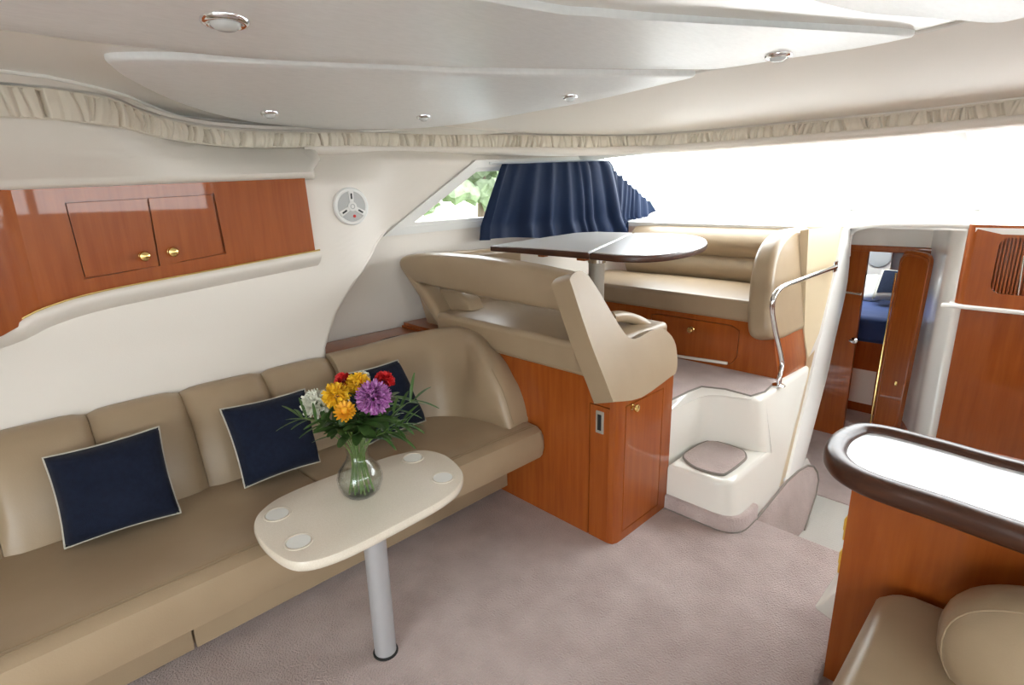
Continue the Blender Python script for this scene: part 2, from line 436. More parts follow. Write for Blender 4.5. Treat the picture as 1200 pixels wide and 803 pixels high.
# bead at the headliner edge
struct(obj('trim_2', tube([p+V3((0, 0, -.002)) for p in BCC], .007, 8), 'gelcoat_ceiling', angle=70))

def panel(name, boundary, drop=.02, mat_='headliner', rings=7):
    P = catmull(boundary, 5, True); cx = sum(p.x for p in P)/len(P); cy = sum(p.y for p in P)/len(P)
    rr = []
    def rg(t, d): return [V3((cx+(p.x-cx)*t, cy+(p.y-cy)*t, ceil_z(cx+(p.x-cx)*t)-d)) for p in P]
    rr.append(rg(1, -.004)); rr.append(rg(1, drop*.55)); rr.append(rg(.995, drop*.88)); rr.append(rg(.985, drop))
    for k in range(1, rings+1): rr.append(rg(.985*(1-k/rings)+.002, drop))
    return struct(obj(name, loft(rr), mat_, angle=50))
A = [(128, 62), (200, 61), (300, 66), (450, 73), (560, 79), (700, 81), (790, 82), (815, 84), (780, 93), (700, 112), (610, 129), (540, 141), (480, 146), (400, 147), (350, 144), (300, 138.5), (250, 128), (200, 111), (150, 86), (128, 70)]
panel('ceiling_panel_port', [onC(*p) for p in A])
Bp = [(0, 25), (120, 42), (290, 60), (400, 66), (560, 72), (700, 74), (815, 75), (850, 74), (920, 63), (1000, 51), (1060, 39), (1070, 35), (1030, 31), (900, 24), (780, 16), (700, 9), (640, 3)]
Bw = [onC(*p) for p in Bp]+[V3((x, y, ceil_z(x))) for x, y in ((-1.12, .6), (-1.2, 0), (-1.22, -1.5), (-1.4, -1.6), (-1.75, -1.6), (-1.84, -1.4), (-1.84, -.4))]
panel('ceiling_panel_middle', Bw)
Cw = [onC(*p) for p in [(1165, 19), (1120, 15.5), (1060, 11), (1000, 4)]]+[V3((x, y, ceil_z(x))) for x, y in ((-.62, 1.3), (-.75, .5), (-.8, -1.5), (-.6, -1.6), (.6, -1.6), (.8, -1.4), (.75, 1.5), (.55, 1.9), (.0, 2.06))]+[onC(1200, 13)]
panel('ceiling_panel_starboard', Cw)

# ---- pleated valance running round the cabin
def resample(P, step, extra):
    out = [(P[0], extra[0])]; acc = 0
    for i in range(1, len(P)):
        seg = (P[i]-P[i-1]); L = seg.length; d = step-acc
        while d <= L:
            t = d/L; out.append((P[i-1].lerp(P[i], t), extra[i-1]+(extra[i]-extra[i-1])*t)); d += step
        acc = (acc+L) % step
    return out
i0 = 1*n_sub; i1 = (2+16+2)*n_sub
STEP = .0024
rs = resample(VC[i0:i1], STEP, VHC[i0:i1])
rng = random.Random(3)
plt = []; s = 0; total = len(rs)*STEP
while s < total:
    plt.append((s, .007+.009*rng.random(), rng.choice((.006, .010, .017, .024)), rng.uniform(-.022, .022))); s += rng.choice((.014, .02, .026, .034, .045))
rows = []; pi_ = 0
for i, (p, h) in enumerate(rs):
    a = rs[max(0, i-1)][0]; b = rs[min(len(rs)-1, i+1)][0]; t = (b-a).normalized(); s = t.cross(V3((0, 0, 1))).normalized()  # points to the cabin side
    sv = i*STEP
    while pi_ < len(plt)-1 and plt[pi_][0] < sv-.09: pi_ += 1
    row = []
    for k in range(9):
        v = k/8; off = 0
        for q in range(pi_, min(pi_+12, len(plt))):
            c, wd, am, sl = plt[q]; d = abs(sv-c-sl*(v-.5))/wd
            off = min(off, -am*max(0, 1-d))                    # sharp gathered crease
        row.append(p+s*(.004+.008*math.sin(math.pi*v)+.006+off)+V3((0, 0, -h*v)))
    rows.append(row)
vl = obj('pleated_valance', loft(rows, False, False, False), 'valance_cloth', angle=80)
setprops(vl, 'cream gathered fabric valance strip running below the ceiling edge', 'valance')
obj('piping', join(tube([p for p, h in rs[::6]], .005, 6), tube([p+V3((0, 0, -h)) for p, h in rs[::6]], .005, 6)), 'valance_cloth', vl)
# backing strip and soft rail below the valance
def offs(P, d):
    out = []
    for i, p in enumerate(P):
        a = P[max(0, i-1)]; b = P[min(len(P)-1, i+1)]; t = (b-a); t.z = 0; t.normalize(); out.append(p+t.cross(V3((0, 0, 1)))*d)
    return out
j0 = (2+8)*n_sub
bk = offs(VC, -.012)
struct(obj('trim_3', loft([[p+V3((0, 0, .03)), p+V3((0, 0, -h-.012))] for p, h in zip(bk, VHC)], False, False, False), 'cream_vinyl'))
railp = [p+V3((0, 0, -h-.014)) for p, h in zip(offs(VC, -.004), VHC)][j0-4:]
struct(obj('trim_4', sweep(railp, [(.014, .012), (.018, 0), (.012, -.014), (-.004, -.024), (-.10, -.03), (-.10, .012)]), 'cream_vinyl', angle=60))

# ---- padded panel over the locker (port, below the valance)
def pad(u, v):
    zt = None
    y = -2.3+(1.30+2.3)*u
    # find valance at this y
    best = min(range(0, j0+3), key=lambda i: abs(VC[i].y-y)); tp = VC[best]; zt = tp.z-VHC[best]-.004
    yend = interp([(0, 1.20), (.25, 1.205), (.6, 1.28), (1, 1.305)], v)
    y = -2.3+(yend+2.3)*u
    best = min(range(0, j0+3), key=lambda i: abs(VC[i].y-y)); tp = VC[best]; zt = tp.z-VHC[best]-.004
    zb = interp([(-2.3, 1.50), (.12, 1.535), (1.2, 1.575)], y)
    xt = tp.x-.008; xbm = -2.425
    if v < .18:
        a = v/.18; x = xbm-.06+.06*math.sin(a*math.pi/2)+.012; z = zb+.03*(1-math.cos(a*math.pi/2))
    else:
        t = (v-.18)/.82; x = xbm+.012+(xt-xbm-.012)*t+.02*math.sin(math.pi*t); z = zb+.03+(zt-zb-.03)*t
    endr = max(0, 1-(yend-y)/.07); xw = xin(y, z)-.004
    return V3((x+(xw-x)*(1-math.sqrt(max(0, 1-endr**2.4))), y, z))
struct(obj('trim_5', grid(lambda u, v: pad(1-(1-u)**2.2, v), 150, 22), 'cream_pad', angle=60))

# ---- windshield (raked), dash, coaming
WT = [(-2.46, 3.09, 1.715), (-1.9, 3.17, 1.735), (-1.3, 3.22, 1.74), (-.6, 3.22, 1.745), (0, 3.2, 1.745), (.6, 3.1, 1.74), (1.25, 2.8, 1.72)]
WBt = [(-2.50, 3.97, 1.335), (-1.95, 4.22, 1.335), (-1.32, 4.38, 1.333), (-.6, 4.42, 1.33), (.1, 4.40, 1.33), (.75, 4.25, 1.33), (1.4, 3.8, 1.33)]
wt = catmull(WT, 6); wb = catmull(WBt, 6)
def wsx(x, t):                                        # point on the glass at given x, t 0 top .. 1 bottom
    def at(P):
        for a, b in zip(P, P[1:]):
            if a.x <= x <= b.x: return a.lerp(b, (x-a.x)/(b.x-a.x))
        return P[0] if x < P[0].x else P[-1]
    return at(wt).lerp(at(wb), t)
MULL = [-1.12, -.46, .25]
wfr = struct(obj('window_2', join(sweep([p for p in wt], rsec(.05, .05, .012)), sweep([p+V3((0, 0, -.004)) for p in wb], rsec(.06, .03, .01)),
     *[sweep([wsx(x, t/6) for t in range(7)], rsec(.055, .03, .008)) for x in MULL],
     sweep([wt[0].lerp(wb[0], k/5) for k in range(6)], rsec(.05, .04, .01)), sweep([wt[-1].lerp(wb[-1], k/5) for k in range(6)], rsec(.05, .04, .01))), 'plastic_white', angle=50))
xs = [-2.47]+MULL+[1.25]
for a, b in zip(xs, xs[1:]):
    obj('pane', grid(lambda u, v, a=a, b=b: wsx(a+(b-a)*u, v)+V3((0, .006, .010)), 8, 2), 'window_glass', wfr)
# roof edge closing the gap above the windshield top
struct(obj('trim_6', loft([[p+V3((0, .0, .06)), p+V3((0, .12, .05)), p+V3((0, .12, -.012)), p+V3((0, .0, -.004))] for p in wt], True), 'cream_vinyl'))
def dash(u, v):
    x = -2.55+4.1*u
    ye = interp([(-2.6, 3.60), (-1.16, 3.60), (-1.04, 3.66), (-.95, 3.80), (-.44, 3.78), (-.40, 3.70), (1.6, 3.66)], x)
    yb = max(wsx(max(-2.49, min(1.39, x)), 1).y+.05, ye+.05)
    y = ye+(yb-ye)*v
    return V3((x, y, 1.262+(y-3.6)*.083))
struct(obj('wall_dash', solid(grid(dash, 70, 8), .03), 'gelcoat_white', angle=60))
lip_px = [onX(993, 300, -.985), onX(994, 285, -.985), onX(998, 272, -.98), onY(1010, 266, 3.80), onY(1030, 263.5, 3.79), onY(1060, 263, 3.78), onY(1100, 263, 3.76), onY(1139, 264.5, 3.74)]
struct(obj('trim_7', tube(catmull(lip_px, 6), .017, 12), 'gelcoat_white', angle=80))

# ---- starboard side of steps and dinette: cream strip, white flange
L1 = [V3((-1.075, 3.40, 1.262)), V3((-1.012, 3.32, .72)), drafted(948, 432), drafted(928, 503), drafted(912, 562)]
EI = [V3((-.985, 3.68, 1.262)), V3((-.97, 3.555, .955)), onX(956, 410, -.95), V3((-.93, 3.165, .288)), drafted(917, 578)]
EO = [V3((-.985, 3.80, 1.262)), V3((-.972, 3.84, .92)), V3((-.95, 3.66, .60)), V3((-.929, 3.498, .352)), drafted(936, 558)]
def ribbon(a, b, t=.05, out=0):
    a = catmull(a, 4); b = catmull(b, 4); n = V3((1, 0, .21)).normalized()
    rings = []
    for p, q in zip(a, b):
        rings.append([p+n*out, q+n*out, q-n*t, p-n*t])
    return loft(rings)
struct(obj('trim_8', ribbon(L1, EI, .05, -.004), 'tan_panel', angle=30))
struct(obj('trim_9', bevel(ribbon(EI, EO, .05, .012), .005, 2, 50), 'gelcoat_white', angle=40))
# wall under the flange down to the lower floor
bt = [drafted(885, 600), drafted(912, 562), drafted(945, 545), drafted(962, 520)]
nD = V3((1, 0, .21)).normalized()
low = [(2.385, .04), (2.6, .04), (3.14, .02), (3.20, -.05), (3.20, -.13), (3.0, -.32), (2.385, -.32)]
def dp(y, z, o=0): return V3((-.855-.21*z, y, z))+nD*o
struct(obj('wall_companionway', prism([dp(y, z, -.006) for y, z in low], nD*-.06), 'gelcoat_white', angle=30))
cpn = [(2.39, -.005), (2.6, .012), (2.78, .026), (2.95, .022), (3.08, .004), (3.16, -.03), (3.205, -.08), (3.21, -.13), (3.15, -.19), (2.93, -.30), (2.39, -.30)]
cpo = struct(obj('wall_companionway_carpet', prism([dp(y, z, 0) for y, z in cpn], nD*.014, .004, 2), 'carpet', angle=40))
obj('binding', tube([dp(y, z, .014) for y, z in cpn[:10]], .006, 6), 'carpet_binding', cpo)

# ---- forward cabin shell
struct(obj('wall_cabin_port', bx(-2.3, -2.25, 3.72, 6.4, -.3, 1.25), 'cherry'))
struct(obj('wall_cabin_forward', bx(-2.3, .2, 6.3, 6.36, -.3, 1.25), 'cream_vinyl'))
struct(obj('wall_cabin_starboard', bx(-.40, -.35, 4.3, 6.4, -.3, 1.25), 'cherry'))
HX0, HX1, HY0, HY1 = -1.75, -1.05, 5.0, 5.7
struct(obj('ceiling_cabin', join(bx(-2.3, .2, 4.35, HY0, 1.20, 1.235), bx(-2.3, .2, HY1, 6.4, 1.15, 1.185), bx(-2.3, HX0, HY0, HY1, 1.18, 1.215), bx(HX1, .2, HY0, HY1, 1.18, 1.215)), 'cream_vinyl'))
w5 = struct(obj('window_5', join(bx(HX0-.03, HX0+.01, HY0-.03, HY1+.03, 1.14, 1.30, .006), bx(HX1-.01, HX1+.03, HY0-.03, HY1+.03, 1.14, 1.30, .006), bx(HX0, HX1, HY0-.03, HY0+.01, 1.14, 1.30, .006), bx(HX0, HX1, HY1-.01, HY1+.03, 1.14, 1.30, .006)), 'alu_white'))
obj('pane', bx(HX0, HX1, HY0, HY1, 1.275, 1.28), 'window_glass', w5)
bk = onY(1018, 300, 4.35).x
wbk = struct(obj('wall_bulkhead', bx(-2.3, bk, 4.33, 4.37, -.3, 1.06), 'cherry'))
struct(obj('trim_10', bx(-2.3, -.55, 4.32, 4.38, 1.06, 1.10, .006), 'cherry'))
struct(obj('wall_bulkhead_top', bx(-2.3, -.3, 4.34, 4.38, 1.10, 1.26), 'cream_vinyl'))
# white curved wall between cabin door and locker
colp = catmull([(-.66, 4.36, 0), (-.60, 4.22, 0), (-.545, 4.06, 0), (-.50, 3.90, 0), (-.44, 3.80, 0), (-.40, 3.775, 0), (-.3, 3.77, 0)], 5)
wcol = struct(obj('wall_column', loft([[V3((p.x, p.y, -.3)), V3((p.x, p.y, 1.27))] for p in colp], False, False, False), 'gelcoat_white', angle=80))
struct(obj('baseboard_column', loft([[V3((p.x-.008, p.y-.008, -.3)), V3((p.x-.008, p.y-.008, -.06)), V3((p.x+.01, p.y+.01, -.06)), V3((p.x+.01, p.y+.01, -.3))] for p in colp], True), 'cherry', angle=60))
# open cherry door leaf
d_tl, d_tr, d_br, d_bl = onY(1058, 292, 4.22), onY(1092, 298, 4.12), onY(1050, 508, 4.08), onY(1021, 508, 4.20)
def rq(tl, tr, br, bl, r=.14):
    out = []
    for c, a, b in ((tl, bl, tr), (tr, tl, br), (br, tr, bl), (bl, br, tl)):
        da = (a-c).normalized()*min(r, (a-c).length*.45); db = (b-c).normalized()*min(r, (b-c).length*.45)
        for k in range(5):
            t = k/4; out.append(((c+da)*(1-t)**2+c*2*t*(1-t)+(c+db)*t*t))
    return out
dq = rq(d_tl, d_tr, d_br, d_bl, .06)
dn = (d_tr-d_tl).cross(d_bl-d_tl).normalized()
if dn.y > 0: dn = -dn
d1 = struct(obj('door_1', prism(dq, -dn*.03, .004, 2), 'cherry', angle=30, wn=True))
cen_ = sum(dq, V3())/len(dq)
obj('raised_rim', sweep([p+(cen_-p)*.045+dn*.002 for p in dq], rsec(.014, .012, .004), upv=dn, closed=True), 'cherry', d1)
obj('edge_strip', tube([d_tl.lerp(d_bl, .12)+V3((-.012, -.01, 0)), d_bl+V3((-.012, -.01, 0))], .006, 8), 'brass', d1)
obj('latch', bx(d_br.x-.05, d_br.x-.035, d_br.y-.02, d_br.y+.0, .25, .28, .004), 'brass', d1)

# ---- starboard wall, aft wall, cockpit door (outside the frame, they let the daylight in)
struct(obj('wall_starboard', join(bx(1.45, 1.52, -2.4, 4.4, -.36, 1.38), bx(1.38, 1.46, -2.4, 3.2, 1.74, 2.0), bx(1.40, 1.47, 1.95, 3.3, 1.2, 1.76)), 'cream_vinyl'))
w3 = struct(obj('window_3', join(bx(1.42, 1.48, -2.4, 1.95, 1.36, 1.41), bx(1.40, 1.46, -2.4, 1.95, 1.71, 1.75), *[bx(1.41, 1.47, y-.03, y+.03, 1.38, 1.73) for y in (-2.3, -.9, .5, 1.9)]), 'alu_white'))
for a, b in ((-2.3, -.9), (-.9, .5), (.5, 1.9)): obj('pane', bx(1.437, 1.443, a+.03, b-.03, 1.41, 1.71), 'window_glass', w3)
struct(obj('wall_aft', join(bx(-2.9, -2.3, -2.42, -2.36, 0, 2.0), bx(1.2, 1.5, -2.42, -2.36, 0, 2.0), bx(-2.4, 1.3, -2.42, -2.36, 1.82, 2.0), bx(-2.4, -.35, -2.42, -2.36, 0, 2.0)), 'cream_vinyl'))
w4 = struct(obj('window_4', join(*[bx(x-.03, x+.03, -2.42, -2.36, 0, 1.84) for x in (-.35, .42, 1.2)], bx(-.35, 1.2, -2.42, -2.36, 1.8, 1.85)), 'alu_white'))
obj('pane', bx(-.32, .39, -2.393, -2.387, .02, 1.81), 'window_glass', w4)
obj('pane', bx(.45, 1.17, -2.393, -2.387, .02, 1.81), 'window_glass', w4)

# ---- outside: deck, water, trees
def deckz(x, y): return 1.24-.006*(y-4.45)**2-.05*((x+.45)/1.95)**2
fx = [-2.4, HX0, HX1, -.5, .5, 1.5]; fy = [4.45, HY0, HY1, 6.6, 7.5, 8.95]
struct(obj('ground_foredeck', bm_from([V3((x, y, deckz(x, y))) for x in fx for y in fy], [(i*6+j, (i+1)*6+j, (i+1)*6+j+1, i*6+j+1) for i in range(5) for j in range(5) if not (i == 1 and j == 1)]), 'gelcoat_white', angle=80))
struct(obj('ground_cockpit', bx(-2.9, 1.6, -5.5, -2.42, -.2, -.02), 'gelcoat_white'))
struct(obj('ground_water', bx(-120, 90, -90, 140, -1.6, -1.2), 'water'))
struct(obj('ground_bank', prism([(-90, -90, -1.2), (-13, -90, -1.2), (-13, 90, -1.2), (-90, 90, -1.2)], (0, 0, .9)), 'bank_grass'))
rng = random.Random(11)
def tree(x, y, h, r, label):
    t = thing('tree', (x, y, -.35), label, 'tree', 'trees on the bank outside the window')
    obj('trunk', tube([(x, y, -.35), (x+.1, y, h*.3), (x, y+.1, h*.55)], .18, 8, rf=lambda t: .22-.12*t), 'bark', t)
    bms = []
    for k in range(46):
        a = rng.random()*6.28; rr = r*rng.uniform(.1, .9); zz = h*rng.uniform(.2, .9)
        b = bmesh.new(); bmesh.ops.create_icosphere(b, subdivisions=2, radius=r*rng.uniform(.16, .34), matrix=Matrix.Translation((x+rr*math.cos(a), y+rr*math.sin(a), zz)))
        for v in b.verts: v.co += V3((rng.uniform(-1, 1), rng.uniform(-1, 1), rng.uniform(-1, 1)))*r*.09
        bms.append(b)
    obj('crown', join(*bms), 'foliage', t, smooth=False)
for k in range(4):
    tree(-21, 7.5+k*5.6, 4.6+rng.random(), 2.1, 'leafy green tree in the nearer row on the bank outside the side window')
for k in range(4):
    tree(-29, 12+k*6.8, 6.0+rng.random(), 2.7, 'taller leafy tree in the row farther back on the bank')

# =================================================================== OBJECTS
# ---- long sofa on the port side
sofa = thing('sofa', (-2.0, .3, 0), 'long taupe leather sofa along the port wall with curved corner cushion', 'sofa')
def seat_bm(y0, y1):
    sec = [(-2.30, .288), (-1.63, .288), (-1.608, .30), (-1.598, .34), (-1.600, .385), (-1.612, .425), (-1.638, .443), (-1.70, .447), (-1.95, .436), (-2.30, .418)]
    ys = [y0, y0+.008, y0+.03]+[y0+.03+(y1-y0-.06)*k/8 for k in range(1, 8)]+[y1-.03, y1-.008, y1]
    rings = []
    for i, y in enumerate(ys):
        e = .014 if i in (0, len(ys)-1) else (.005 if i in (1, len(ys)-2) else 0)
        sag = .006*math.sin(math.pi*(y-y0)/(y1-y0))
        rings.append([V3((x-(e if x > -1.66 else 0)+.01*(y-.8 if y > .8 else 0)*(x > -1.7), y, z-(e if z > .4 else -e)+(sag if z > .4 else 0))) for x, z in sec])
    return loft(rings)
ysplit = onZ(360, 556, .43).y
for a, b in ((-1.3, ysplit), (ysplit, 1.757)):
    sc = obj('seat_cushion', seat_bm(a, b), 'leather', sofa, angle=35)
    obj('stitching', join(tube([(-1.648+.01*max(0, y-.8), y, .4455+.006*math.sin(math.pi*(y-a)/(b-a))) for y in [a+.02+(b-a-.04)*k/14 for k in range(15)]], .0016, 5),
                          tube([(-1.662+.01*max(0, y-.8), y, .4465+.006*math.sin(math.pi*(y-a)/(b-a))) for y in [a+.02+(b-a-.04)*k/14 for k in range(15)]], .0012, 5)), 'thread', sc)
def back_section(h, th=.15, lean=.16, r=.045):
    """side = towards the room, up"""
    pts = [(-th, 0), (.0, 0), (.012-lean*.3, h*.3), (.010-lean*.65, h*.68), (-lean*.88-.002, h*.88), (-lean-.018, h*.965), (-lean-.05, h), (-lean-.10, h*.985), (-lean-.14, h*.94)]
    return pts
def back_cushion(y0, y1):
    n = 9; rings = []
    sec = back_section(.365)
    for i in range(n):
        y = y0+(y1-y0)*i/(n-1); e = abs(2*i/(n-1)-1)
        sh = .022*e**6; puff = .012*(1-e**2.5)
        rings.append([V3((max(-2.424, -2.178+s*1+puff*(1 if s > -.2 and 0 < z < .36 else 0)-sh*(1 if s > -.3 else 0)), y, .412+z-(sh*.7 if z > .3 else 0))) for s, z in sec])
    return loft(rings)
yb = [-1.3, -1.0, -.7, -.4, -.1, onX(105, 492, -2.33).y, onX(216, 464, -2.33).y, onX(313, 439, -2.33).y, onX(391, 416, -2.33).y]
for a, b in zip(yb, yb[1:]): obj('back_cushion', back_cushion(a+.001, b-.001), 'leather', sofa, angle=60)
# curved corner cushion ending in a quarter-round arm against the dinette base
cpath = catmull([(-2.178, yb[-1]+.002, 0), (-2.172, 1.30, 0), (-2.13, 1.45, 0), (-2.03, 1.56, 0), (-1.90, 1.607, 0), (-1.79, 1.622, 0), (-1.715, 1.625, 0), (-1.69, 1.627, 0)], 6)
HT = [(-2.3, .365), (-2.172, .372), (-2.13, .40), (-2.03, .435), (-1.95, .415), (-1.88, .365), (-1.82, .30), (-1.76, .21), (-1.72, .12), (-1.69, .05)]
rings = []
for i, p in enumerate(cpath):
    a = cpath[max(0, i-1)]; b = cpath[min(len(cpath)-1, i+1)]; t = (b-a).normalized(); s = t.cross(V3((0, 0, 1))).normalized()
    h = interp(HT, p.x); f = sstep(-2.1, -1.85, p.x); lean = .16*(1-f)+.012*f; th = .17*(1-f)+.155*f
    sec = back_section(h, th, lean); 
    if f > 0: sec = [(x if k < 5 else x, z) for k, (x, z) in enumerate(sec)]
    ring = [p+s*x+V3((0, 0, .412+z)) for x, z in sec]
    for q_ in ring:                                     # stays in front of the dinette base and its cushion, and off the shelf
        q_.y = min(q_.y, 1.762 if q_.z < .74 else 1.742)
        q_.x = max(q_.x, -2.424)
    rings.append(ring)
cc = obj('corner_cushion', loft(rings), 'leather', sofa, angle=50)
seam = [r[5]+V3((0, 0, .002)) for r in rings if r[0].x > -2.25][14:]
obj('stitching', tube([p+V3((0, -.004, .0)) for p in seam], .0016, 5), 'thread', cc)
# recessed base with panel joint and dark toe gap
ky = onZ(218, 745, 0).y
for a, b in ((-1.3, ky-.003), (ky+.003, 1.757)): obj('base_panel', bx(-2.4, -1.855, a, b, .04, .292, .004), 'leather', sofa)
obj('toe_kick', bx(-2.4, -1.94, -1.3, 1.757, 0, .045), 'leather', sofa)
obj('frame', bx(-2.42, -2.25, -1.3, 1.6, .05, .42), 'leather', sofa)

# wooden shelf behind the sofa corner
ws = obj('wood_shelf', bx(-2.74, -2.432, 1.145, 1.757, .72, .745, .006), 'cherry', origin=(-2.58, 1.4, .72)); setprops(ws, 'small cherry wood shelf behind the sofa corner cushion', 'shelf')
cb = obj('black_cord', tube(catmull([onZ(438, 405, .7485), onZ(447, 399, .7485), onZ(462, 395, .7485), onZ(475, 393, .7485), onZ(485, 392, .7485)], 6), .004, 6), 'black'); setprops(cb, 'thin black cord lying on the wooden shelf', 'cord')

# ---- throw pillows
def pillow(px, label, zb=.447, xt=-2.16, T=.075):
    tl, tr, br, bl = px
    P = [onX(*tl, xt), onX(*tr, xt), onZ(*br, zb), onZ(*bl, zb)]
    cen = sum(P, V3())/4; nrm = (P[1]-P[0]).cross(P[3]-P[0]).normalized()
    if nrm.x < 0: nrm = -nrm
    root = thing('throw_pillow', (cen.x, cen.y, zb), label, 'pillow', 'navy pillows on the sofa')
    def base(u, v):
        pu, pv = 2*u-1, 2*v-1
        bow = 1-.055*(1-pv*pv)*abs(pu)**3; bow2 = 1-.055*(1-pu*pu)*abs(pv)**3
        u2, v2 = (pu*bow+1)/2, (pv*bow2+1)/2
        return P[0].lerp(P[1], u2).lerp(P[3].lerp(P[2], u2), v2)
    def surf(sg):
        def fn(u, v):
            pu, pv = 2*u-1, 2*v-1
            t = T*(max(0, 1-pu**4)*max(0, 1-pv**4))**.45*(1+.06*math.sin(5*pu+2*pv)+.05*math.sin(7*pv-3*pu))
            return base(u, v)+nrm*(sg*t)
        return fn
    bm = join(grid(surf(1), 24, 24), grid(surf(-1), 24, 24)); bmesh.ops.remove_doubles(bm, verts=bm.verts, dist=1e-4)
    b = obj('cover', bm, 'navy', root, angle=80)
    loop = [base(k/20, 0) for k in range(20)]+[base(1, k/20) for k in range(20)]+[base(1-k/20, 1) for k in range(20)]+[base(0, 1-k/20) for k in range(20)]
    obj('piping', tube(loop, .0038, 6, closed=True), 'piping_white', root, angle=80)
pillow([(50, 537), (186, 500), (212, 601), (76, 643)], 'navy pillow with white piping, farthest from the dinette on the sofa')
pillow([(258, 480), (357, 456), (375, 541), (287, 572)], 'navy pillow with white piping between the other two sofa pillows')
pillow([(394, 440), (466, 422), (499, 493), (430, 522)], 'navy pillow in the sofa corner behind the flowers', xt=-2.13)

# ---- coffee table
ct = thing('coffee_table', (-1.42, .752, 0), 'cream oval pedestal table with cup recesses in front of the sofa', 'table')
TZ = .52
ol = catmull([onZ(*p, TZ) for p in [(297, 613), (304, 600), (325, 584), (370, 564), (430, 543), (470, 531), (497, 527), (522, 533), (539, 547), (543, 558), (536, 572), (515, 588), (480, 607), (430, 633), (392, 650), (360, 659), (336, 657), (313, 642), (300, 626)]], 4, True)
cen = sum(ol, V3())/len(ol)
def ringat(t, z): return [V3((cen.x+(p.x-cen.x)*t, cen.y+(p.y-cen.y)*t, z)) for p in ol]
top = obj('tabletop', loft([ringat(.97, TZ-.034), ringat(.993, TZ-.030), ringat(1.0, TZ-.019), ringat(.998, TZ-.007), ringat(.99, TZ-.001), ringat(.975, TZ), ringat(.6, TZ), ringat(.2, TZ)]), 'solid_surface', ct, angle=50)
for px in ((325, 603), (350, 635), (484, 537), (519, 560)):
    c = onZ(*px, TZ); c = V3((c.x, c.y, TZ-.0005))
    ch = obj('cup_holder', lathe([(.043, 0), (.043, .0026), (.039, .0036), (.037, .003), (.0355, .0012), (.0, .0012)], c, 28), 'solid_surface', ct, angle=60)
    obj('inset_disc', lathe([(.0, .0016), (.0345, .0016), (.0345, .0021), (.0, .0021)], c, 28), 'cup_white', ch)
obj('leg', lathe([(.036, .004), (.036, TZ-.03), (.0, TZ-.03)], (-1.42, .752, 0), 28), 'silver_paint', ct, angle=50)
obj('mounting_plate', lathe([(.07, TZ-.045), (.07, TZ-.036), (.066, TZ-.03), (0, TZ-.03)], (-1.42, .752, 0), 28), 'silver_paint', ct, angle=50)
obj('floor_socket', lathe([(.0, .001), (.042, .001), (.042, .005), (.037, .008), (.0, .009)], (-1.42, .752, 0), 28), 'black', ct)

# ---- vase
vc = onZ(424, 579, TZ)+V3((0, 0, .0005)); VS = .94
prof_o = [(.030, 0), (.052, .004), (.068, .022), (.079, .05), (.081, .072), (.073, .098), (.056, .122), (.042, .142), (.037, .160), (.040, .19), (.047, .218), (.056, .240)]
prof_o = [(r*VS, h*VS) for r, h in prof_o]
prof_i = [(r-.004, h) for r, h in prof_o[::-1][:-1]]+[(.042, .008), (0, .008)]
vz = obj('glass_vase', lathe([(0, 0)]+prof_o+prof_i, vc, 32, close=False), 'vase_glass', angle=80); setprops(vz, 'clear glass vase full of flowers on the oval table', 'vase')
obj('vase_water', lathe([(r*VS, h*VS) for r, h in [(0, .009), (.044, .009), (.061, .024), (.0725, .05), (.0745, .072), (.066, .098), (.0495, .122), (0, .122)]], vc, 32), 'vase_water', vz)
# ---- flowers
rng = random.Random(5)
def petal(base, d, n, L, W, curl, segs=4):
    d = V3(d).normalized(); side = d.cross(V3(n)); side = side.normalized() if side.length > 1e-4 else d.orthogonal().normalized(); nn = side.cross(d)
    rr = []
    for k in range(segs+1):
        t = k/segs; wd = W*(.35+.65*math.sin(min(1, t*1.15+.12)*math.pi*.78))*(1 if k < segs else .45)
        p = base+d*(L*t)+nn*(curl*L*t*t)
        rr.append([p-side*wd/2, p+nn*(-wd*.18), p+side*wd/2])
    return loft(rr, False, False, False)
def mum(c, ax, R, n, W, curl=.35, spread=(0, 125), L=None, ball=True):
    """ball of petals"""
    ax = V3(ax).normalized(); e1 = ax.orthogonal().normalized(); e2 = ax.cross(e1); bms = []
    for i in range(n):
        f = (i+.5)/n; th = math.radians(spread[0]+(spread[1]-spread[0])*f**.62); ph = i*2.39996
        d = ax*math.cos(th)+(e1*math.cos(ph)+e2*math.sin(ph))*math.sin(th)
        tang = V3((rng.uniform(-1, 1), rng.uniform(-1, 1), rng.uniform(-1, 1))); tang = tang-d*tang.dot(d)
        if ball: bms.append(petal(c+d*(R*.42), d+tang*.45, tang.cross(d)+d*.2, R*.60*rng.uniform(.85, 1.1), W*rng.uniform(.8, 1.15), rng.uniform(-.25, .45), 3))
        else: bms.append(petal(c+d*(R*.18), d, ax, (L or R*.82)*rng.uniform(.88, 1.06), W*rng.uniform(.85, 1.1), curl*rng.uniform(.5, 1.2)))
    return join(*bms)
neck = vc+V3((0, 0, .155)); RIM = vc.z+.215
SLOTS = [V3((math.cos(k*2.39996), math.sin(k*2.39996), 0))*math.sqrt((k+.5)/18) for k in range(18)]
def slot(c):
    d = c-neck; d.z = 0; d = d/.14
    sl = min(SLOTS, key=lambda q: (q-d).length); SLOTS.remove(sl); return sl
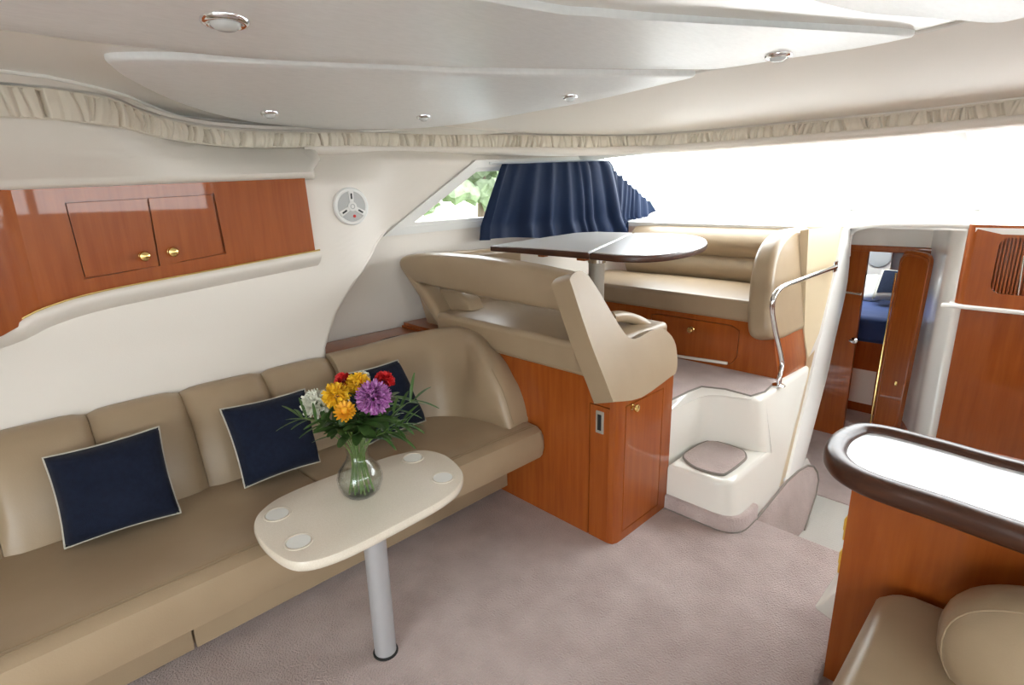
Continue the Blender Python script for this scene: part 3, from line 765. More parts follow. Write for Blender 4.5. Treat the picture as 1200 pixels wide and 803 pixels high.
def flower(name, px, mat_, R, n, W, label, cat, depth=0, curl=.35, spread=(0, 125), core=None, tilt=None, L=None):
    g = vc+V3((.0, .0, 0)); c = above(px[0], px[1], (vc.x, vc.y)); dirv = (EYE-c).normalized(); c = c+dirv*depth
    ax = tilt or ((c-neck).normalized()+dirv*.55+V3((0, 0, .3)))
    sl = slot(c); fo = sl*.046+V3((0, 0, .014))
    root = thing(name, tuple(vc+fo), label, cat, 'flowers in the vase')
    mid = neck+(c-neck)*.35*V3((1, 1, 1)).x; st = catmull([vc+fo, neck+sl*.025, mid+sl*.02+V3((0, 0, .02)), c-V3(ax).normalized()*R*.2], 6)
    obj('stem', tube(st, .0032, 6), 'stem_green', root)
    b = obj('bloom', mum(c, ax, R, n, W, curl, spread, L, core is None), mat_, root, smooth=True, angle=80)
    if core: obj('core', superell(c+V3(ax).normalized()*R*.25, (R*.3,)*3, 2, 12, 8), core, root)
    for k in range(2):                                   # stem leaves
        hi_ = [p for p in st if p.z > RIM+.02]; q = hi_[len(hi_)*k//3]; a = rng.random()*6.28
        obj('leaf', petal(q, (math.cos(a), math.sin(a), rng.uniform(-.1, .5)), (0, 0, 1), .08, .028, -.3, 6), 'leaf_green', root)
flower('chrysanthemum', (438, 466), 'petal_purple', .056, 420, .012, 'large purple ball chrysanthemum in the vase bouquet', 'flower', .065, .45, (0, 165))
flower('yellow_daisy', (394, 464), 'petal_yellow', .044, 150, .014, 'double yellow bloom beside the white flower in the vase', 'flower', .03, .2)
flower('yellow_daisy', (420, 450), 'petal_yellow', .040, 140, .014, 'double yellow bloom high in the bouquet above the purple flower', 'flower', -.02, .2)
flower('yellow_daisy', (404, 483), 'petal_orange', .036, 46, .012, 'flat golden orange bloom low in the bouquet below the yellow ones', 'flower', .09, .05, (40, 100), core='petal_orange')
flower('carnation', (402, 447), 'petal_red', .030, 110, .018, 'red carnation next to the high yellow blooms', 'flower', -.07, .3, (0, 95))
flower('carnation', (450, 447), 'petal_red', .035, 120, .018, 'red carnation rising behind the purple chrysanthemum', 'flower', -.045, .3, (0, 95))
flower('white_chrysanthemum', (371, 474), 'petal_white', .050, 170, .016, 'large white bloom leaning out over the sofa side of the vase', 'flower', -.025, .1, (0, 110))
flower('white_chrysanthemum', (424, 444), 'petal_white', .028, 80, .014, 'small white bloom peeking over the yellow flower', 'flower', -.085, .2, (0, 95))
# ---- green sprigs
def sprig(tip, label, nleaf, L, W, depth=0):
    c = above(tip[0], tip[1], (vc.x, vc.y)); c = c+(EYE-c).normalized()*depth
    sl = slot(c); fo = sl*.046+V3((0, 0, .014))
    root = thing('green_sprig', tuple(vc+fo), label, 'sprig', 'green sprigs in the vase')
    st = catmull([vc+fo, neck+sl*.025, neck.lerp(c, .55)+sl*.02+V3((0, 0, .035)), c], 7)
    obj('stem', tube(st, .0025, 6, rf=lambda t: .003-.0018*t), 'stem_green', root)
    n0 = min([i for i, p in enumerate(st) if p.z > RIM] or [len(st)-4])
    for k in range(nleaf):
        q = st[min(len(st)-1, n0+int((len(st)-n0)*k/nleaf))]; dd = (st[-1]-st[n0]).normalized(); a = k*2.4
        e1 = dd.orthogonal().normalized(); e2 = dd.cross(e1)
        d = dd*.7+(e1*math.cos(a)+e2*math.sin(a))*.75; d.z = max(d.z, -.12)
        obj('leaf', petal(q, d, (0, 0, 1), L*rng.uniform(.75, 1.15), W, -.25, 6), 'leaf_green', root)
for tip, lab, n, L, W, dp_ in [((486, 468), 'feathery green sprig reaching out past the purple flower', 13, .085, .012, .0), ((478, 497), 'narrow leaved green sprig drooping beside the purple flower', 13, .085, .013, .04),
      ((466, 508), 'narrow leaved green sprig hanging low over the vase rim', 13, .08, .013, .06), ((352, 489), 'thin grassy sprig below the white bloom', 11, .085, .010, .02),
      ((425, 495), 'broad leaved sprig just above the vase rim', 14, .085, .034, .07), ((400, 500), 'broad leaved sprig under the orange bloom', 14, .08, .032, .06), ((445, 488), 'broad leaved sprig under the purple flower', 14, .08, .032, .03),
      ((425, 468), 'dark leafy sprig in the middle of the bouquet', 14, .07, .03, .0), ((455, 465), 'leafy sprig behind the purple flower', 14, .08, .026, -.03), ((378, 492), 'leafy sprig between the white bloom and the vase', 14, .075, .018, .03)]:
    sprig(tip, lab, n, L, W, dp_)

# ---- overhead locker (port)
lk = thing('wall_cabinet', (-2.45, .6, 1.23), 'glossy cherry wall cabinet with two doors above the sofa', 'cabinet')
def lipz(y): return interp(LIP, y)+.006
ytop = lambda y: interp([(-2.3, 1.50), (.12, 1.535), (1.2, 1.578)], y)+.015
ye = onX(368, 292, -2.45).y
body = []
bp_ = [(.15, 'b'), (.33, 'b'), (.69, 'b'), (1.0, 'b'), (ye, 'b')]
poly = [V3((-2.455, y, lipz(y))) for y in (.15, .24, .33, .5, .69, .85, 1.0, ye)]+[V3((-2.455, ye-.01, ytop(ye))), V3((-2.455, .15, ytop(.15)))]
obj('body', prism(poly, (-.03, 0, 0)), 'cherry', lk, angle=30)
hq = grow([onX(*p, -2.455) for p in ((77, 238), (248, 228), (262, 296), (100, 325))], .005)
obj('face_frame', plate([p for p in poly], [hq], (.015, 0, 0)), 'cherry', lk, angle=30)
# return that turns inboard at the aft end
ret_ = [(.15, -2.440), (.10, -2.425), (.04, -2.385), (-.06, -2.30), (-.3, -2.22), (-.9, -2.18)]
rp = catmull([V3((x, y, 0)) for y, x in ret_], 5)
obj('end_panel', loft([[V3((p.x, p.y, lipz(p.y)-.02)), V3((p.x, p.y, 1.56))] for p in rp], False, False, False), 'cherry', lk, angle=70)
obj('edge_strip', tube([p+V3((.026, 0, .019)) for p in lp if p.y > -1], .0035, 6), 'brass', lk)
for (a, b, c, d, kp) in (((77, 238), (172, 232.5), (186, 312), (100, 325), (168, 300)), ((174, 232.5), (248, 228), (262, 296), (188, 312), (201, 295))):
    q = [onX(*p, -2.440)-V3((.0145, 0, 0)) for p in (a, b, c, d)]
    dr = obj('door', prism(q, (.0145, 0, 0), .0015, 2), 'cherry', lk, angle=30, wn=True)
    knob('knob', onX(*kp, -2.440), (1, 0, 0), .019, dr)

# ---- wall speaker
sp0 = onX(411, 242, -2.468); sxn = V3((1, -.05, 0)).normalized()
spk = thing('wall_speaker', tuple(sp0), 'round white flush speaker on the cream wall beside the cabinet', 'speaker')
obj('rim', lathe([(.0, -.004), (.088, -.004), (.088, .006), (.082, .012), (.071, .012), (.068, .006), (0, .006)], sp0, 40, sxn), 'plastic_white', spk, angle=40)
obj('grille', lathe([(.069, .004), (.069, .009), (.04, .014), (0, .016)], sp0, 36, sxn), 'plastic_grey', spk, angle=60)
ez = V3((0, 0, 1)); ey = sxn.cross(ez)
for k in range(3):
    a = math.radians(90+120*k); d = ez*math.sin(a)+ey*math.cos(a); s_ = sxn.cross(d)
    bms = [sp0+sxn*.009+d*.016-s_*.010, sp0+sxn*.009+d*.016+s_*.010, sp0+sxn*.009+d*.072+s_*.013, sp0+sxn*.009+d*.072-s_*.013]
    sk = obj('spoke', prism(bms, sxn*.008, .002, 2), 'plastic_white', spk)
    obj('slot', prism([sp0+sxn*.0172+d*.034-s_*.004, sp0+sxn*.0172+d*.034+s_*.004, sp0+sxn*.0172+d*.06+s_*.004, sp0+sxn*.0172+d*.06-s_*.004], sxn*.0008), 'black', sk)
obj('hub', lathe([(.022, .012), (.022, .019), (.018, .021), (0, .021)], sp0, 24, sxn), 'plastic_white', spk)
obj('hub_ring', lathe([(.012, .0205), (.012, .0222), (.008, .0222), (.008, .0205)], sp0, 20, sxn, True), 'plastic_grey', spk)
obj('badge', lathe([(.007, .013), (.007, .0165), (0, .0165)], sp0-ez*.045+ey*.008*-1, 12, sxn), 'red_logo', spk)

# ---- ceiling lights
for i, (px, r, lab) in enumerate([((262, 13), .055, 'chrome ceiling downlight on the widest headliner panel'), ((315, 126), .036, 'small chrome downlight above the wall cabinet'),
     ((496, 131), .034, 'small chrome downlight above the corner of the sofa'), ((668, 107), .034, 'small chrome downlight above the dinette bench'), ((913, 57), .045, 'chrome ceiling downlight above the steps')]):
    c = onC(*px); c = V3((c.x, c.y, ceil_z(c.x)-.0205)); nrm = V3((-.06*(c.x+.6), 0, -1)).normalized()
    t = thing('ceiling_light', tuple(c), lab, 'light', 'recessed ceiling downlights')
    obj('ring', lathe([(r*.62, -.004), (r*.62, .004), (r*.72, .010), (r*.9, .008), (r, .002), (r, -.004)], c, 28, nrm, True), 'chrome', t, angle=60)
    obj('lens', lathe([(r*.63, 0), (r*.6, .012), (r*.4, .019), (0, .021)], c, 24, nrm), 'lamp_glass', t, angle=60)

# ---- dinette bench with its back to the saloon
YA = 1.759
db = thing('dinette_bench', (-1.9, 2.0, 0), 'taupe leather dinette bench on a cherry base beside the steps', 'bench')
basep = [(-2.73, YA+.015), (-1.2365, YA+.015), (-1.236, YA), (-1.212, YA+.008), (-1.202, YA+.03), (-1.20, YA+.06), (-1.215, YA+.0605), (-1.215, 2.20), (-2.73, 2.20)]
obj('base', hexa([V3((x, y, 0)) for x, y in basep], [V3((x, y, .69)) for x, y in basep]), 'cherry', db, angle=30)
obj('base_top', bx(-2.73, -1.30, YA+.015, 2.2, .685, .77), 'cherry', db)
# joints of the removable corner panel
sx_ = onY(691, 500, YA).x
obj('face_panel', bx(-2.73, sx_-.0026, YA, YA+.016, 0, .755), 'cherry', db)
obj('corner_panel', bx(sx_+.0026, -1.2365, YA, YA+.016, .0, .629), 'cherry', db)
obj('face_rail', bx(sx_-.0026, -1.2365, YA, YA+.016, .634, .69), 'cherry', db)
lt = onY(703, 495, YA)
la = obj('flush_latch', bx(lt.x-.020, lt.x+.020, YA-.004, YA+.006, lt.z-.050, lt.z+.050, .003, 2), 'beige_metal', db)
obj('latch_slot_shade', bx(lt.x-.010, lt.x+.010, YA-.0055, YA, lt.z-.036, lt.z+.036, .002, 2), 'black', la)  # raised black block, the shade inside the latch recess put in as colour
q = [V3((-1.2155, y, z)) for y, z in ((1.824, .045), (2.115, .045), (2.115, .632), (1.824, .632))]
dd = obj('door', prism(q, (.0158, 0, 0), .002, 2), 'cherry', db, angle=30, wn=True)
obj('face_frame', join(bx(-1.2155, -1.20, YA+.0605, 1.820, 0, .69), bx(-1.2155, -1.20, 2.119, 2.20, 0, .69), bx(-1.2155, -1.20, 1.820, 2.119, .636, .69), bx(-1.2155, -1.20, 1.820, 2.119, 0, .041)), 'cherry', db)
knob('knob', onX(741, 477, -1.1995), (1, 0, 0), .017, dd)
# seat cushion
def cushion(x0, x1, y0, y1, z0, z1, r, crown=.02, nx=14, ny=8):
    bm = bx(x0, x1, y0, y1, z0, z1)
    bmesh.ops.subdivide_edges(bm, edges=bm.edges[:], cuts=5, use_grid_fill=True)
    cx, cy, cz = (x0+x1)/2, (y0+y1)/2, (z0+z1)/2; hx, hy, hz = (x1-x0)/2, (y1-y0)/2, (z1-z0)/2
    for v in bm.verts:
        if v.co.z > cz+hz*.99: v.co.z += crown*(1-((v.co.x-cx)/hx)**2)*(1-((v.co.y-cy)/hy)**2)
    return bevel(bm, r, 4, 60)
obj('seat_cushion', cushion(-2.36, -1.31, YA-.022, 2.33, .745, .885, .065, .03), 'leather', db, angle=60, wn=True)
# back frame: top bar, post at the hull, sloping starboard stile (one padded frame)
nS = V3((1, 0, .33)).normalized()
def onS(x, y): return onP(x, y, (-1.195, 0, .68), nS)
outer = [onY(*p, YA) for p in [(516, 388), (497, 362), (479, 333), (466, 309), (468, 301), (478, 297), (520, 299), (570, 304), (620, 313), (655, 321), (664, 326), (671, 336), (690, 380), (718, 468)]]
inner_ = [onY(*p, YA) for p in [(706, 446), (695, 421), (675, 373), (670, 369), (620, 360), (560, 350), (500, 336), (490, 334), (489, 337), (500, 360), (516, 388)]]
def ribbon_frame(out, inn, depth, r):
    pass
loopo = outer; loopi = inner_[::-1]
fr_a = [outer[0]]+outer[1:]
# build as strip of quads: resample both lines by length
def relen(P, n):
    P = [V3(p) for p in P]; L = [0]
    for a, b in zip(P, P[1:]): L.append(L[-1]+(b-a).length)
    out = []
    for k in range(n):
        d = L[-1]*k/(n-1); i = 0
        while i < len(L)-2 and L[i+1] < d: i += 1
        t = (d-L[i])/max(1e-9, L[i+1]-L[i]); out.append(P[i].lerp(P[i+1], min(1, max(0, t))))
    return out
# matched control pairs (outer, inner) around the frame
pairs = [((515, 389), (536, 389)), ((506, 375), (520, 380)), ((492, 352), (506, 356)), ((478, 330), (495, 338)), ((466, 309), (489, 332)), ((472, 300), (505, 336)), ((500, 298), (530, 342)), ((550, 302), (560, 349)), ((600, 309), (610, 359)),
         ((640, 317), (645, 365)), ((662, 324), (668, 369)), ((676, 345), (677, 379)), ((690, 380), (685, 400)), ((704, 421), (696, 424)), ((718, 469), (707, 450))]
po = catmull([onY(*a, YA) for a, b in pairs], 4); pi2 = catmull([onY(*b, YA) for a, b in pairs], 4)
rings = []
for i, (a, b) in enumerate(zip(po, pi2)):
    d = (a-b); w_ = d.length; d.normalize(); dep = .125; r = min(.035, w_*.4); t = (V3((0, 1, 0)))
    sec = []
    for (du, dv, a0) in ((w_-r, r, 270), (w_-r, dep-r, 0), (r, dep-r, 90), (r, r, 180)):
        for k in range(4):
            an = math.radians(a0+90*k/3); sec.append((du+r*math.cos(an), dv+r*math.sin(an)))
    rings.append([b+d*u+t*v for u, v in sec])
bf = obj('backrest', loft(rings), 'leather', db, angle=60)
# piping seam along the frame front, near its starboard edge
obj('seam', tube([a.lerp(b, .22)+V3((0, -.001, 0)) for a, b in list(zip(po, pi2))[38:]], .0035, 6), 'leather', bf)
# starboard side panel sweeping down into an arm
sp = [onS(*p) for p in [(718, 469), (710, 448), (690, 396), (671, 338), (668, 326), (676, 318), (687, 320), (700, 338), (716, 365), (729, 386), (738, 396), (748, 396), (762, 388), (775, 385), (785, 391), (792, 404), (794, 425), (792, 437), (786, 442), (752, 466), (722, 471)]]
sp = catmull(sp, 3, True)
obj('armrest', prism(sp, nS*-.10, .03, 5, 60), 'leather', db, angle=60, wn=True)
obj('inner_bolster', tube(catmull([onX(716, 372, -1.40), onX(728, 371, -1.40), onX(742, 374, -1.40), onX(755, 380, -1.38), onX(764, 388, -1.36), onX(766, 396, -1.34)], 6), .026, 12), 'leather', db, angle=80)
obj('port_backrest', prism([V3((-2.67, y, z)) for y, z in ((1.90, .78), (2.62, .78), (2.62, 1.15), (1.90, 1.17))], (.11, 0, 0), .035, 4), 'leather', db, angle=60, wn=True)
obj('port_seat', bx(-2.61, -2.36, 1.90, 2.9, .5, .86, .04, 4), 'leather', db, angle=60, wn=True)
obj('end_cushion', prism([onY(*p, 1.86) for p in [(486, 335), (535, 341), (548, 352), (556, 372), (510, 385), (500, 380)]], (0, .10, 0), .02, 3), 'leather', db, angle=60)

# ---- dinette table
ZT = 1.222
dt = thing('dinette_table', (-1.9, 2.5, .508), 'raised dinette table with pale top and cherry rim on one pedestal', 'table')
e1_ = [onZ(*p, ZT) for p in [(574, 287.5), (630, 291.5), (688, 296)]]
spl = [onZ(690, 296, ZT), onZ(742, 272.5, ZT)]
e2_ = [onZ(*p, ZT) for p in [(722, 299), (760, 299.5), (795, 296), (820, 290), (829, 283.5), (822, 278), (800, 274.5), (770, 273), (742, 272.5)]]
dirL = (spl[1]-spl[0])
for p_ in e1_: p_.x = max(p_.x, xo(p_.y, 1.22)+.17)
leafA = [e1_[0], e1_[1], spl[0], spl[1], onZ(700, 271.5, ZT), onZ(660, 272, ZT)]
leafB = [spl[0]+V3((.004, 0, 0))]+catmull(e2_, 4)
leafB[-1] = spl[1]+V3((.004, 0, 0))
for p_ in leafA: p_.x = max(p_.x, xo(p_.y, 1.22)+.17)                 # ends where the curtain hangs
for nm, lf in (('fixed_leaf', leafA), ('hinged_leaf', leafB)):
    cl = sum(lf, V3())/len(lf)
    lo = obj(nm, prism([V3((p.x, p.y, ZT-.032)) for p in lf], (0, 0, .030), .006, 3, 50), 'mahogany', dt, angle=40)
    obj('laminate', prism([cl+(p-cl)*.965+V3((0, 0, -.004)) for p in lf], (0, 0, .0045)), 'table_laminate', lo)
lgx = onY(699, 318, 2.50)
obj('leg', lathe([(.045, .508), (.045, 1.12), (0, 1.12)], (lgx.x, 2.50, 0), 24), 'beige_metal', dt, angle=50)
obj('collar', lathe([(.05, 1.11), (.05, 1.185), (0, 1.19)], (lgx.x, 2.50, 0), 24), 'chrome', dt, angle=50)
obj('base_plate', lathe([(.11, .506), (.11, .514), (.05, .53), (0, .53)], (lgx.x, 2.50, 0), 24), 'chrome', dt, angle=50)
obj('hinge', bx(spl[0].x-.09, spl[0].x-.04, spl[0].y+.02, spl[0].y+.06, ZT-.045, ZT-.03, .004), 'cherry', dt)
obj('hinge', bx(spl[0].x-.35, spl[0].x-.31, spl[0].y+.03, spl[0].y+.07, ZT-.045, ZT-.03, .004), 'cherry', dt)

# ---- forward dinette bench
fb = thing('forward_bench', (-1.8, 3.2, .5), 'taupe leather bench under the windshield with a cherry locker front', 'bench')
obj('base', hexa([V3(p) for p in ((-2.5, 2.959, .5), (-.995, 2.959, .5), (-.975, 3.36, .50), (-2.45, 3.5, .5))], [V3(p) for p in ((-2.5, 2.959, .80), (-1.055, 2.959, .80), (-1.04, 3.42, .80), (-2.45, 3.5, .80))], .004, 2), 'cherry', fb, angle=30)
dq = [onY(*p, 2.944)+V3((0, .016, 0)) for p in [(764, 369), (772, 368.5), (857, 382), (866, 388), (863, 418), (858, 425), (850, 427), (768, 412), (762, 405)]]
dq2 = [V3((x, 2.960, z)) for x, z in ((-2.30, .725), (-1.985, .725), (-1.955, .712), (-1.945, .69), (-1.945, .59), (-1.96, .565), (-1.985, .555), (-2.30, .555))]
obj('face_frame', plate([V3((-2.5, 2.960, .5)), V3((-.998, 2.960, .5)), V3((-1.056, 2.960, .795)), V3((-2.5, 2.960, .795))], [grow(dq, .005), grow(dq2, .004)], (0, -.016, 0)), 'cherry', fb, angle=30)
d_ = obj('door', prism(dq, (0, -.0165, 0), .002, 2), 'cherry', fb, angle=30, wn=True)
obj('door', prism(dq2, (0, -.0165, 0), .002, 2), 'cherry', fb, angle=30, wn=True)
knob('knob', onY(811, 386, 2.944), (0, -1, 0), .019, d_)
obj('kick_strip', prism([onY(*p, 2.945) for p in [(770, 412), (853, 424), (853, 427), (770, 415)]], (0, -.014, 0), .002, 2), 'gelcoat', fb)
obj('seat_cushion', cushion(-2.5, -1.085, 2.93, 3.56, .79, .908, .05, .022), 'leather', fb, angle=60, wn=True)
def roll(z0, z1, y0, y1, bulge):
    rings = []
    for i in range(25):
        x = -2.34+(-1.09+2.34)*i/24
        e = abs(i/12-1)**8*.02
        n = 12; ring = []
        for k in range(n+1):
            a = math.pi*k/n; ring.append(V3((x, y0+(y1-y0)*(k/n)-bulge*math.sin(a)+e, z0+(z1-z0)*(k/n)-0*a)))
        ring += [V3((x, 3.63, z1)), V3((x, 3.63, z0))]
        rings.append(ring)
    return loft(rings)
obj('back_cushion', roll(.895, 1.062, 3.50, 3.525, .055), 'leather', fb, angle=60)
obj('back_cushion', roll(1.060, 1.250, 3.525, 3.61, .065), 'leather', fb, angle=60)
wg = [drafted(*p) for p in [(908, 394), (905, 375), (906, 345), (909, 315), (914, 292), (923, 275), (936, 266), (956, 266), (961, 278), (959, 320), (954, 360), (949, 384), (936, 391), (920, 398)]]
wg = catmull(wg, 3, True)
obj('end_wing', prism([p+nD*-.012 for p in wg], nD*-.125, .045, 5, 60), 'leather', fb, angle=60, wn=True)

# ---- moulded steps
st = thing('moulded_steps', (-1.05, 2.45, 0), 'white moulded step unit leading up to the dinette', 'steps')
def rcorner(pts, r, n=6):
    """round the listed corners of a plan polygon: pts = (x, y, round?)"""
    out = []; N = len(pts)
    for i, (x, y, k) in enumerate(pts):
        c = V3((x, y, 0))
        if not k: out.append(c); continue
        a = V3((*pts[i-1][:2], 0)); b = V3((*pts[(i+1) % N][:2], 0)); rr = k
        da = (a-c).normalized()*rr; db_ = (b-c).normalized()*rr
        for j in range(n+1):
            t = j/n; out.append((c+da)*(1-t)**2+c*2*t*(1-t)+(c+db_)*t*t)
    return out
def slab(plan, z0, z1, r, draft=.21):
    def sh(p, z): return V3((p.x-(draft*z if p.x > -1.0 else 0), 2.68+1.25*z if p.y > 3 else p.y, z))
    # stacked rings give a soft top edge
    cx = sum(p.x for p in plan)/len(plan); cy = sum(p.y for p in plan)/len(plan); rings = []
    for k, (z, ins) in enumerate([(z0, 0)]+[(z1-r+r*math.sin(a), r-r*math.cos(a)) for a in [math.pi/2*j/4 for j in range(5)]]):
        ring = []
        N = len(plan)
        for i, p in enumerate(plan):
            a = plan[i-1]; b = plan[(i+1) % N]; t = (b-a).normalized(); nrm = V3((-t.y, t.x, 0))
            if nrm.dot(V3((cx, cy, 0))-p) < 0: nrm = -nrm
            ring.append(sh(p+nrm*ins, z))
        rings.append(ring)
    return loft(rings)
obj('lower_step', slab(rcorner([(-1.198, 2.192, 0), (-.8525, 2.192, .10), (-.8525, 2.69, 0), (-1.198, 2.69, 0)], .1), .0, .232, .022), 'gelcoat', st, angle=50)
upp = rcorner([(-1.34, 2.205, 0), (-1.222, 2.205, .015), (-1.20, 2.555, .13), (-.853, 2.60, .07), (-.853, 3.32, 0), (-1.34, 3.32, 0)], .1, 8)
obj('upper_step', slab(upp, -.02, .502, .022), 'gelcoat', st, angle=50)
mt = catmull([onZ(*p, .235) for p in [(801, 537), (808, 529), (827, 519), (840, 519), (868, 528), (874, 536), (870, 542), (854, 554), (843, 557), (815, 549)]], 4, True)
mo = obj('tread_mat', prism([V3((p.x, p.y, .229)) for p in mt], (0, 0, .014), .003, 2, 60), 'carpet', st, angle=50)
obj('binding', tube([V3((p.x, p.y, .238)) for p in mt], .006, 6, closed=True), 'carpet_binding', mo)
kp = rcorner([(-1.198, 2.178, 0), (-.838, 2.178, .12), (-.838, 2.395, 0)], .1, 8)[0:]
kk = [p for p in kp]
obj('kick_carpet', sweep([V3((p.x, p.y, .034)) for p in kk], [(.0, -.034), (.0, .026), (-.004, .034), (-.014, .038), (-.026, .036), (-.03, -.034)]), 'carpet', st, angle=50)
obj('binding', tube([V3((p.x, p.y, .002))+V3((.002, -.003, 0)) for p in kk], .003, 6), 'carpet_binding', st)

# ---- handrail
hr = thing('handrail', tuple(V3((-.975, 2.84, .5))), 'bent chrome handrail between step edge and companionway wall', 'handrail')
b0 = onZ(912, 452, .502)
rp_ = [b0, b0+V3((.0, .006, .05)), onX(916, 423, -.985), onX(908, 385, -1.0), onX(905, 362, -1.0), onX(907, 348, -1.0), onX(916, 337, -.995), onX(935, 329, -.985), V3((-.955, 3.53, 1.045))]
obj('tube', tube(catmull(rp_, 6), .0125, 12), 'chrome', hr, angle=80)
obj('foot_flange', join(lathe([(.034, .0), (.034, .004), (.018, .012), (0, .012)], b0, 20)), 'chrome', hr, angle=50)
obj('wall_flange', prism([V3((-.962, 3.50, 1.015)), V3((-.962, 3.57, 1.015)), V3((-.962, 3.57, 1.075)), V3((-.962, 3.50, 1.075))], (.008, 0, 0), .002, 2), 'chrome', hr)

# ---- galley counter
ZC = .735
gc = thing('galley_counter', (-.1, 1.8, 0), 'cherry galley counter with white top and dark mahogany rail', 'counter')
fo = [onZ(*p, ZC) for p in [(1200, 638), (1100, 602), (1040, 582), (1002, 567), (979, 553), (968, 540), (966, 530), (973, 517), (988, 508), (1006, 504), (1040, 508), (1110, 526), (1200, 551)]]
fo = [V3((1.2, fo[0].y-.10, ZC)), V3((.5, fo[0].y-.04, ZC))]+fo+[V3((.5, fo[-1].y-.0, ZC)), V3((1.2, fo[-1].y-.02, ZC))]
fl_ = catmull(fo, 6)
rail_c = offs(fl_, -.0); cg = V3((.3, 1.78, ZC))
inn = []
for i, p in enumerate(fl_):
    a = fl_[max(0, i-1)]; b = fl_[min(len(fl_)-1, i+1)]; t = (b-a).normalized(); n = V3((-t.y, t.x, 0))
    if n.dot(V3((.3, 1.79, ZC))-p) < 0: n = -n
    inn.append(p+n*.028)
obj('wood_rail', sweep(inn, rsec(.06, .062, .022, 4)), 'mahogany', gc, angle=60)
obj('countertop', prism([V3((p.x, p.y, ZC-.02)) for p in inn], (0, 0, .034)), 'counter_laminate', gc)
yf = 1.667
obj('aft_panel', bx(-.335, 1.3, yf, yf+.02, .0, ZC-.03), 'cherry', gc)
obj('body', bx(-.333, 1.3, yf+.02, 2.10, -.3, ZC-.03, .004), 'cherry', gc)
obj('kick_carpet', bx(-.352, -.334, yf-.05, 2.1, 0, .05, .006), 'carpet', gc)
for z, lab in ((.515, 'upper'), (.40, 'lower')):
    o = obj('yellow_catch', join(bx(-.347, -.332, 1.70, 1.76, z-.045, z+.035, .005), bx(-.352, -.345, 1.715, 1.745, z-.02, z+.02, .003)), 'yellow_plastic')
    setprops(o, 'yellow plastic catch on the counter side, %s one of two' % lab, 'catch', 'yellow catches on the counter side')
trp = [(-.334, .30), (-.345, .29), (-.372, .235), (-.392, .215), (-.385, .205), (-.334, .19)]
tr = obj('hanging_tray', prism([V3((x, 1.69, z)) for x, z in trp], (0, .30, 0), .006, 3), 'gelcoat', angle=40); setprops(tr, 'cream curved tray fixed low on the counter side', 'tray')

# ---- starboard lounge seat by the counter
ls = thing('lounge_seat', (.2, 1.1, 0), 'grey taupe leather seat with round bolster against the counter', 'seat')
obj('seat_cushion', prism([V3((x, y, .24)) for x, y in ((-.225, .45), (-.225, 1.59), (-.20, 1.64), (-.15, 1.655), (.9, 1.655), (.9, .45))], (0, 0, .19), .045, 5, 40), 'leather', ls, angle=60, wn=True)
obj('base', bx(-.19, .88, .5, 1.64, 0, .25, .01), 'leather', ls)
BC_, BR, BE, BROT = V3((.185, 1.46, .50)), (.265, .17, .155), 2.35, Matrix.Rotation(math.radians(-8), 3, 'X')
bo = obj('bolster', superell(BC_, BR, BE, 40, 24, BROT), 'leather', ls, angle=80)
sm = []
for k in range(48):
    an = 2*math.pi*k/48; yy = -.075; kx = (1-abs(yy/BR[1])**BE)**(1/BE); q = 2/BE
    sm.append(BC_+BROT @ V3((BR[0]*kx*math.copysign(abs(math.cos(an))**q, math.cos(an))*1.002, yy, BR[2]*kx*math.copysign(abs(math.sin(an))**q, math.sin(an))*1.004)))
obj('seam', tube(sm, .0018, 5, closed=True), 'leather', bo)

# ---- cherry locker forward of the galley
lo_ = thing('galley_locker', (.1, 3.8, -.3), 'tall cherry locker with slatted vent opening and pale shelf trim', 'locker')
obj('lower_panel', bx(-.385, 1.4, 3.745, 4.0, -.3, .87), 'cherry', lo_)
zb_, zt_ = onY(1160, 360, 3.70).z, 1.285
# upper front built around the vent opening
vx0, vx1, vz0, vz1 = onY(1168, 300, 3.70).x, .12, onY(1185, 346, 3.70).z, onY(1190, 279, 3.70).z
def frame_with_hole(x0, x1, z0, z1, a0, a1, b0, b1, r, y, th):
    n = 5; hole = []
    for cx, cz, s in ((a1-r, b1-r, 0), (a0+r, b1-r, 90), (a0+r, b0+r, 180), (a1-r, b0+r, 270)):
        for k in range(n+1):
            an = math.radians(s+90*k/n); hole.append((cx+r*math.cos(an), cz+r*math.sin(an)))
    out = []
    N = len(hole)
    for i, (hx, hz) in enumerate(hole):
        q = i//(n+1); k = i % (n+1)
        cor = ((x1, z1), (x0, z1), (x0, z0), (x1, z0))[q]
        if k == 0: out.append((cor[0], hz) if q in (0, 2) else (hx, cor[1]))
        elif k == n: out.append((hx, cor[1]) if q in (0, 2) else (cor[0], hz))
        else: out.append(cor)
    f = [V3((x, y, z)) for x, z in out]; h = [V3((x, y, z)) for x, z in hole]
    fb_ = [p+V3((0, th, 0)) for p in f]; hb = [p+V3((0, th, 0)) for p in h]
    return loft([[f[i], h[i], hb[i], fb_[i]] for i in range(N)], True, True, False)
obj('upper_front', frame_with_hole(-.375, 1.4, zb_, zt_, vx0, vx1, vz0, vz1, .045, 3.70, .03), 'cherry', lo_, angle=30)
crn = [(-.375, 3.70), (-.395, 3.704), (-.412, 3.72), (-.418, 3.745), (-.418, 3.80), (-.375, 3.80)]
obj('rounded_end', prism([V3((x, y, zb_)) for x, y in crn], (0, 0, zt_-zb_)), 'cherry', lo_, angle=70)
obj('vent_backing', join(bx(-.375, 1.4, 3.96, 4.0, .86, 1.27), bx(-.375, 1.4, 3.745, 4.0, .845, .872)), 'cherry', lo_)
x = vx0+.006
while x < vx1:
    obj('slat', bx(x, x+.008, 3.716, 3.73, vz0, vz1), 'cherry', lo_); x += .0145
